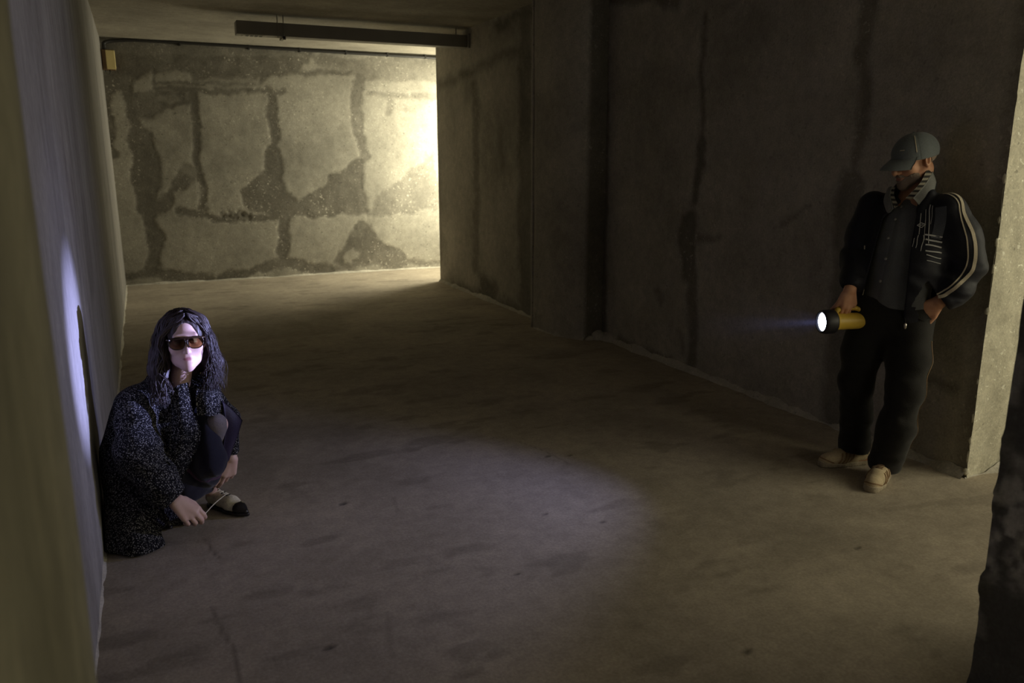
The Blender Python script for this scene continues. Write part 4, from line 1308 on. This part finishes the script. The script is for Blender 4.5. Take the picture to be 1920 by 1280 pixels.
def lens_mat():
    m = bpy.data.materials.new('brown_tinted_lens'); m.use_nodes = True
    nt = m.node_tree; nt.nodes.clear()
    out = node(nt, 'ShaderNodeOutputMaterial')
    tr = node(nt, 'ShaderNodeBsdfTransparent'); gl = node(nt, 'ShaderNodeBsdfGlossy'); gl.inputs['Roughness'].default_value = .04
    tc = node(nt, 'ShaderNodeTexCoord'); sp = node(nt, 'ShaderNodeSeparateXYZ')
    nt.links.new(tc.outputs['Generated'], sp.inputs[0])
    nt.links.new(mix_col(nt, sp.outputs[2], (.34, .20, .09), (.05, .03, .018)), tr.inputs['Color'])
    fr = node(nt, 'ShaderNodeFresnel'); fr.inputs[0].default_value = 1.5
    mx = node(nt, 'ShaderNodeMixShader')
    nt.links.new(fr.outputs[0], mx.inputs[0]); nt.links.new(tr.outputs[0], mx.inputs[1]); nt.links.new(gl.outputs[0], mx.inputs[2])
    nt.links.new(mx.outputs[0], out.inputs[0])
    return m
M['lens'] = lens_mat()

def brogue(parent, heel, toe, at):
    heel = V3(heel); toe = V3(toe); f = toe - heel; f[2] = 0; L = np.linalg.norm(f); f /= L
    lat = np.array([f[1], -f[0], 0]); Bs = np.stack([lat, f, np.array([0, 0, 1.])], 1); k = L / .255
    loc = lambda P: ((P - heel) @ Bs) / k
    def upper(P):
        q = loc(P)
        d = chain(q, [(0, .030, .046), (0, .09, .048), (0, .15, .040), (0, .205, .030), (0, .240, .022)], [.029, .031, .034, .026, .013], .02)
        d = smin(d, cap(q, (0, .035, .05), (0, .032, .082), .028, .029), .02)
        d = smax(d, .016 - q[:, 2], .004)
        d = smax(d, -cap(q, (0, .036, .086), (0, .050, .2), .025, .06), .005)
        d = d + .0012 * np.exp(-((q[:, 1] - .178 + 2.2 * np.abs(q[:, 0])) / .0025) ** 2)
        return d * k
    def sole(P):
        q = loc(P); q2 = q.copy(); q2[:, 2] = 0
        d = chain(q2, [(0, .030, 0), (0, .09, 0), (0, .155, 0), (0, .21, 0), (0, .246, 0)], [.031, .027, .036, .027, .013], .02)
        top = .019; bot = np.where(q[:, 1] < .062, 0.0, .004)
        d = smax(d, np.maximum(q[:, 2] - top, bot - q[:, 2]), .003)
        return d * k
    c = (heel + toe) / 2
    fm = lambda C: (((loc(C)[:, 1] > .205 - .5 * np.abs(loc(C)[:, 0])) | (loc(C)[:, 2] < .021)) | (loc(C)[:, 1] < .022)).astype(int)
    up = sdf_obj('shoe', upper, c - [.2, .2, .06], c + [.2, .2, .16], .003, [M['cream_leather'], M['black_leather']], parent, 1, fm)
    sdf_obj('sole', sole, c - [.2, .2, .06], c + [.2, .2, .08], .003, M['black_leather'], up)
    w = lambda x, y, z: heel + Bs @ (np.array([x, y, z]) * k)
    for i in range(4):
        y = .088 + .015 * i
        ribbon('lace', upper, [w(-.014, y, .09), w(0, y + .003, .10), w(.014, y, .09)], .0045, M['black_leather'] if i % 2 else M['cream_leather'], up, .0016, .0018, 4)
    return up, w

def build_woman():
    at, loc, rz = figure_frame(.05, 3.64)
    root = bpy.data.objects.new('person', None); link(root); in_frame(root, loc, rz)
    tag(root, 'crouching person in speckled tweed coat and sunglasses tying a shoelace by left wall', 'person')
    Hc = at(345, 637, -.06); Rh = rotm(-7, 0, 3)
    hq = lambda P: (P - Hc) @ Rh
    hw = lambda pts: (V3(pts) @ Rh.T) + Hc
    wristR = at(322, 934, -.20); wristL = at(434, 858, .0)
    HR = hand_chains(at(328, 938, -.205), at(376, 978, -.225) - wristR, (.15, .62, -.75), 1, [(.40, .55, .40), (.48, .70, .45), (.55, .8, .5), (.65, .85, .55)], .02, [(.80, .30, .35), (.95, .02, .35), (.95, -.05, .4)], 1.10)
    HL = hand_chains(wristL, at(420, 905, .0) - wristL, (-.15, 1, .05), -1, [(.15, .25, .25), (.30, .35, .3), (.5, .5, .4), (.6, .6, .4)], .03, [(.72, .62, .1), (.85, .35, .2), (.9, .15, .25)], .96)
    kneeL = at(404, 795, -.10)
    def body(P):
        d = chain(P, [(.0, .03, .55), (-.07, .08, .38), (-.11, .12, .26)], [.085, .085, .11], .04)
        d = smin(d, cap(P, (-.11, -.01, .590), (.12, .05, .595), .042), .04)
        d = smin(d, cap(P, (.022, .005, .625), hw((0, .035, -.055)), .044, .042), .025)
        d = smin(d, near(P, Hc - .17, Hc + .17, lambda Q: head_sdf(hq(Q), True)), .012)
        d = smin(d, chain(P, [(-.15, .06, .25), (-.01, -.10, .37), (-.165, .12, .10)], [.07, .05, .034], .02), .03)
        d = smin(d, chain(P, [(-.06, .17, .25), kneeL + [0, .01, -.005], (.115, .125, .10)], [.07, .046, .034], .02), .03)
        d = smin(d, chain(P, [(-.13, -.03, .585), at(262, 845, -.15), wristR], [.04, .032, .022], .02), .03)
        d = smin(d, chain(P, [(.12, .06, .59), (.215, .10, .43), wristL], [.04, .032, .022], .02), .03)
        d = smin(d, hand_near(P, HR), .008)
        d = smin(d, hand_near(P, HL), .008)
        d = smin(d, cap(P, (.115, .14, .05), (.205, .035, .035), .024, .018), .02)
        d = smin(d, cap(P, (-.17, .135, .05), (-.115, .03, .035), .024, .018), .02)
        return d
    def bmat(c):
        q = hq(c); m = np.zeros(len(c), int)
        for s in (-1, 1):
            m[(np.linalg.norm(q - V3((s * .032, -.0775, 0)), axis=1) < .0142) & (np.abs(q[:, 2]) < .0055)] = 1
        m[(c[:, 2] < .53) & (np.linalg.norm(c - kneeL, axis=1) < .18) & (c[:, 2] > .20) & (c[:, 0] < .20) & (c[:, 0] > -.02)] = 2
        return m
    def lips(V):
        q = hq(V)
        return np.where(q[:, 1] < -.07, 1.25 - 3.4 * np.maximum(0, np.sqrt((q[:, 0] / .0215) ** 2 + ((q[:, 2] + .0712) / .0085) ** 2) - .62), 0)
    sdf_obj('body', body, (-.32, -.33, -.01), (.36, .32, .99), .0032, [M['pale_skin'], M['eye_white'], M['stocking']], root, 1, bmat, 2.0, tint=lips)

    # coat
    el = at(258, 848, -.16); fo = at(298, 905, -.195); cu = at(326, 938, -.205)
    def coat(P):
        w = fbm(P * np.array([5, 5, 3]), 3, 61) - .5
        d = cap(P, (-.035, .03, .545), (-.13, .06, .30), .115, .185)
        d = smin(d, cap(P, (-.13, .06, .30), (-.155, .015, -.02), .185, .175), .05)
        d = smin(d, cap(P, (-.13, .0, .28), (-.015, -.075, .365), .13, .090), .05)
        d = smin(d, cap(P, (-.145, -.015, .590), (.12, .05, .595), .072, .066), .05)
        d = smin(d, cap(P, (-.165, .06, .565), (-.2, .05, .3), .085, .12), .05)
        d = smin(d, chain(P, [(-.10, -.01, .62), (-.06, .08, .655), (.05, .10, .655), (.11, .05, .63)], [.035, .035, .035, .03], .03), .03)
        d = smin(d, chain(P, [(-.205, -.06, .10), (-.215, -.14, .02), (-.185, -.20, .0), (-.055, -.15, .005)], [.125, .10, .060, .035], .04), .05)
        d = d + w * .030 + .004 * np.sin(34 * (P[:, 0] - .6 * P[:, 1]) + 6 * w + 4 * P[:, 2])
        sl = chain(P, [(-.155, -.045, .575), el, fo, cu], [.086, .084, .070, .054], .05)
        sl = sl + w * .018 + .0035 * np.sin(70 * P[:, 2] + 30 * P[:, 0])
        d = smin(d, sl, .018)
        s2 = chain(P, [(.125, .06, .585), (.215, .10, .435), at(433, 842, .015)], [.062, .050, .036], .04)
        d = smin(d, s2 + w * .012, .02)
        # open front: the neck and the gap over the knees
        d = smax(d, -cap(P, at(351, 730, -.075), at(350, 650, -.04), .060, .11), .012)
        d = smax(d, -chain(P, [at(360, 712, -.15), at(372, 770, -.17), at(392, 800, -.17), at(395, 900, -.16)], [.028, .040, .075, .10], .03), .012)
        # deep fold between the sleeve and the front panel
        d = smax(d, -chain(P, [at(312, 765, -.185), at(307, 820, -.195), at(312, 880, -.20)], [.010, .020, .012], .02), .012)
        # sleeve mouths
        for c, n in ((at(323, 935, -.205), at(340, 950, -.21) - at(323, 935, -.205)), (at(434, 852, .005), V3((-.1, 0, -1)))):
            n = n / np.linalg.norm(n)
            nc = np.linalg.norm(P - c, axis=1) < .10
            d = np.where(nc, smax(d, (P - c) @ n, .006), d)
        d = smax(d, -.318 - P[:, 0], .006)
        d = smax(d, .006 - P[:, 2], .006)
        # hollow under the hem
        d = smax(d, -ell(P, (-.05, -.12, -.01), (.13, .09, .085)), .015)
        return d
    ct = sdf_obj('coat', coat, (-.33, -.30, -.0), (.36, .30, .70), .0045, M['tweed'], root, 1, None, 2.4, True)
    drape('lapel', [[at(352, 716, -.105), at(360, 765, -.135), at(376, 812, -.165), at(362, 856, -.165), at(339, 897, -.155)],
                    [at(332, 722, -.115), at(338, 768, -.150), at(342, 812, -.170), at(332, 855, -.170), at(320, 893, -.165)],
                    [at(320, 735, -.115), at(321, 780, -.135), at(320, 820, -.150), at(316, 860, -.155), at(312, 888, -.155)]], .010, M['tweed'], ct, 6, .012, 3)
    drape('lapel', [[at(368, 728, -.06), at(390, 722, -.03), at(409, 722, .0)],
                    [at(367, 748, -.095), at(394, 742, -.095), at(419, 754, -.05)],
                    [at(370, 777, -.110), at(393, 779, -.120), at(415, 774, -.07)]], .010, M['tweed'], ct, 6, .010, 4)
    drape('lining_flap', [[at(416, 750, -.075), at(436, 767, -.065), at(454, 787, -.05)],
                          [at(420, 774, -.085), at(436, 788, -.075), at(449, 801, -.05)],
                          [at(423, 800, -.085), at(434, 816, -.075), at(444, 818, -.05)],
                          [at(419, 828, -.080), at(428, 842, -.070), at(437, 838, -.05)],
                          [at(417, 850, -.075), at(422, 866, -.065), at(428, 862, -.05)]], .006, M['lining'], ct, 6, .008, 5)

    # dress
    def dress(P):
        w = fbm(P * np.array([7, 7, 5]), 3, 71) - .5
        d = chain(P, [(.005, .025, .575), (-.06, .07, .38), (-.10, .12, .26)], [.095, .10, .13], .04)
        d = smin(d, cap(P, (-.05, .14, .27), kneeL + [-.045, .04, -.02], .11, .062), .04)
        kn = kneeL
        d = smin(d, chain(P, [kn + [-.045, .0, -.05], kn + [-.045, .03, -.17], (.070, .075, .15)], [.056, .064, .068], .05), .04)
        d = smin(d, cap(P, (-.02, -.03, .30), (-.01, .02, .16), .09, .085), .05)
        d = d + w * .03 + .005 * np.sin(75 * P[:, 0] - 45 * P[:, 1] + 9 * w + 6 * P[:, 2])
        d = smax(d, .112 + .02 * w - P[:, 2], .008)
        d = smax(d, -cap(P, at(352, 705, -.09), at(350, 640, -.05), .038, .06), .008)
        d = smax(d, -sph(P, kn + [.025, -.05, .035], .062), .01)
        return d
    dr = sdf_obj('dress', dress, (-.28, -.2, .08), (.26, .28, .70), .0045, M['navy'], root, 1, None, 2.2)
    ribbon('hem_band', dress, [at(345, 878, -.10), at(372, 888, -.10), at(400, 893, -.06), at(420, 890, -.03)], .014, M['purple'], dr, .0012, .0015, 6)

    # hair
    def hair(P):
        q = hq(P)
        d = ell(q, (0, .028, .030), (.097, .108, .106))
        for s in (-1, 1):
            b = .070 if s > 0 else 0.0
            d = smin(d, chain(q, [(s * .080, .015 + b * .4, .02), (s * .098, .005 + b, -.05), (s * .112, .0 + b, -.11), (s * .105, -.015 + b, -.17)], [.030, .034, .036, .020], .03), .03)
        d = smin(d, ell(q, (0, .085, -.06), (.085, .05, .12)), .03)
        face = ell(q, (.006, -.130, -.026), (.060, .110, .119))
        d = smax(d, -face, .012)
        th = np.arctan2(q[:, 0], -q[:, 1] + .03)
        am = np.clip((face - .006) / .03, 0, 1)
        d = d + am * (.0035 * np.sin(th * 26 + 14 * q[:, 2] + 3 * np.sin(q[:, 2] * 40)) + .002 * np.sin(th * 61 - 22 * q[:, 2]))
        return d
    hr = sdf_obj('hair', hair, Hc - [.19, .17, .24], Hc + [.19, .19, .17], .0035, M['hairm'], root, 1, None, 4.5, True)
    rg = np.random.default_rng(11)
    VV, FF, off = [], [], 0
    for s in (-1, 1):
        for i in range(165):
            ph = R(rg.uniform(42, 178)) if i > 50 else R(rg.uniform(38, 75))
            fr = -.045 + .09 * (ph / math.pi)
            p0 = (s * .006 + .010 + rg.uniform(-.006, .006), fr + rg.uniform(-.01, .01), .132 - .12 * abs(fr))
            r1 = 1 + rg.uniform(.0, .10)
            sx, cx_ = math.sin(ph), math.cos(ph)
            p1 = (s * .078 * max(sx, .74) * r1 + .004, .028 - .092 * cx_ * r1, .092)
            p2 = (s * .100 * max(sx, .84) * r1, .028 - .108 * cx_ * r1, .025)
            p3 = (s * (.108 * max(sx, .84) * r1 + .004), .022 - .095 * cx_ * r1, -.05)
            ln = rg.uniform(.03, .12)
            p4 = (s * (.118 * max(sx, .80) * r1 + rg.uniform(-.012, .012)), .015 - .085 * cx_ * r1, -.118)
            p5 = (s * (.110 * max(sx, .66) * r1 + rg.uniform(-.025, .018) + (.022 if s < 0 else 0)), -.004 - .075 * cx_ * r1 - (.02 if s < 0 else 0), -.118 - ln - (.025 if s < 0 else 0))
            if i <= 50:      # locks swept from the parting across the brow to the temple
                k = rg.uniform(.25, .95)
                p0 = (.010 + s * .004, -.055 + rg.uniform(-.012, .03), .118)
                p1 = (.008 + s * .070 * k, -.072 + .040 * k + rg.uniform(-.004, .004), .098 - .012 * k)
            if s > 0:
                p2, p3, p4, p5 = ((p[0], p[1] + e, p[2]) for p, e in ((p2, .012), (p3, .05), (p4, .075), (p5, .075)))
            G = catmull([p0, p1, p2, p3, p4, p5], 7)
            t = np.linspace(0, 1, len(G))[:, None]
            ph1, ph2 = rg.uniform(0, 6.3, 2)
            G = G + np.concatenate([np.sin(t * 17 + ph1) * .015 * t, np.cos(t * 15 + ph2) * .013 * t, 0 * t], 1)
            rad = rg.uniform(.0026, .0056) * (1 - .66 * t[:, 0] ** 2) * np.clip(.5 + t[:, 0] * 4, 0, 1)
            v, f = tube_arrays(hw(G), rad, 6)
            VV.append(v); FF += [tuple(x + off for x in (q if q[2] != q[3] else q[:3])) for q in f]; off += len(v)
    for i in range(260):      # flyaway strands
        s = rg.choice((-1, 1)); ph = R(rg.uniform(45, 170)); sx, cx_ = math.sin(ph), math.cos(ph)
        r1 = rg.uniform(1.04, 1.22)
        G = catmull([(s * .05 * sx, .028 - .06 * cx_, .118), (s * .098 * sx * r1, .028 - .108 * cx_ * r1, .03), (s * .112 * max(sx, .75) * r1, .02 - .1 * cx_ * r1, -.05),
                     (s * .120 * max(sx, .75) * r1 + rg.uniform(-.02, .02), .01 - .09 * cx_, -.11), (s * .115 * max(sx, .7) * r1 + rg.uniform(-.03, .03), -.09 * cx_, -.15 - rg.uniform(0, .09))], 6)
        t = np.linspace(0, 1, len(G))[:, None]
        G = G + np.sin(t * rg.uniform(10, 22) + rg.uniform(0, 6, (1, 3))) * .007 * t
        v, f = tube_arrays(hw(G), .0009 * (1 - .5 * t[:, 0]), 4)
        VV.append(v); FF += [tuple(x + off for x in (q if q[2] != q[3] else q[:3])) for q in f]; off += len(v)
    lk = mesh_obj('hair_locks', np.concatenate(VV), FF, M['hairm'], hr, smooth=True)
    lk['kind'] = 'stuff'

    # sunglasses: one bar over two big brown lenses
    gl = bpy.data.objects.new('sunglasses', None); link(gl, root)
    yb = lambda x: -.1135 + 2.6 * x * x
    for s in (-1, 1):
        ring = []
        V = [(s * .0345, yb(.0345) - .002, -.003)]
        n = 36
        for k, rr in ((0, .55), (1, 1.0)):
            for a in np.linspace(0, 2 * np.pi, n, endpoint=False):
                c, sn = math.cos(a), math.sin(a)
                ex = np.sign(c) * abs(c) ** .75 * .0315; ez = np.sign(sn) * abs(sn) ** .75 * .0245
                if sn < 0: ex *= 1 - .18 * abs(sn)
                x = s * .0345 + ex * rr; z = -.003 + ez * rr
                p = (x, yb(x) - .002 * (1 - rr), z)
                V.append(p)
                if k: ring.append(p)
        F = [(0, 1 + j, 1 + (j + 1) % n) for j in range(n)] + [(1 + j, 1 + n + j, 1 + n + (j + 1) % n, 1 + (j + 1) % n) for j in range(n)]
        mesh_obj('lens', hw(np.array(V)), F, M['lens'], gl, smooth=True)
        R_ = np.array(ring + ring[:1])
        tube('lens_rim', hw(R_), .0024, M['frame'], gl, 8)
        tube('temple_arm', hw(np.array([(s * .066, yb(.066), .014), (s * .073, -.095, .014), (s * .0775, -.05, .011), (s * .0785, .0, .006), (s * .077, .03, .0)])), [.004, .0035, .0028, .0025, .0025], M['frame'], gl, 8)
        bm = bmesh.new(); r = bmesh.ops.create_uvsphere(bm, u_segments=10, v_segments=6, radius=.0028)
        for v in r['verts']: v.co = Vector(hw(np.array(v.co) + np.array((s * .064, yb(.064) - .004, .013))))
        bm_obj('rivet', bm, M['metal'], gl, True)
    tube('brow_bar', hw(np.array([(x, yb(x) - .001, .0185 - .9 * x * x) for x in np.linspace(-.068, .068, 17)])), .0042, M['frame'], gl, 8)
    tube('bridge', hw(np.array([(-.006, yb(.006) - .001, .006), (0, yb(0) - .002, .008), (.006, yb(.006) - .001, .006)])), .0026, M['frame'], gl, 8)

    # shoes; the lace of the nearer one is pulled taut between the hands
    up, w = brogue(root, (.108, .165, 0), (.262, -.045, 0), at)
    tipR = (HR[1][1][-1] + HR[-1][1][-1]) / 2
    tipL = HL[1][1][-1]
    tube('pulled_lace', catmull([tipR, .5 * tipR + .5 * V3(w(.0, .12, .085)) + [0, 0, .004], w(.0, .12, .080)], 6), .0022, M['cream_leather'], up, 6)
    tube('pulled_lace', catmull([tipL + [0, 0, .008], w(.004, .118, .082)], 4), .002, M['cream_leather'], up, 6)
    brogue(root, (-.185, .16, 0), (-.065, -.045, 0), at)
    return at
build_woman()
# ------------------------------------------------------------------ dusty air lit just in front of the flashlight
def beam_haze():
    m = bpy.data.materials.new('dusty_air'); m.use_nodes = True
    nt = m.node_tree; nt.nodes.clear()
    out = node(nt, 'ShaderNodeOutputMaterial'); vs = node(nt, 'ShaderNodeVolumeScatter')
    vs.inputs['Color'].default_value = (.75, .8, 1, 1)
    tc = node(nt, 'ShaderNodeTexCoord'); sp = node(nt, 'ShaderNodeSeparateXYZ')
    nt.links.new(tc.outputs['Object'], sp.inputs[0])
    mr = node(nt, 'ShaderNodeMapRange'); mr.inputs['From Min'].default_value = 0; mr.inputs['From Max'].default_value = .75
    mr.inputs['To Min'].default_value = 0.0022; mr.inputs['To Max'].default_value = 0.0
    nt.links.new(sp.outputs[2], mr.inputs['Value']); nt.links.new(mr.outputs[0], vs.inputs['Density'])
    nt.links.new(vs.outputs[0], out.inputs['Volume'])
    bm = bmesh.new()
    bmesh.ops.create_cone(bm, cap_ends=True, segments=32, radius1=.046, radius2=.20, depth=.75)
    for v in bm.verts: v.co.z += .375
    o = bm_obj('beam_haze', bm, m)
    o.location = FL + (FA - FL).normalized() * .012
    o.rotation_euler = (FA - FL).to_track_quat('Z', 'Y').to_euler()
    tag(o, 'faint bluish haze of lit dust in front of the flashlight lens', 'haze', kind='stuff')
beam_haze()
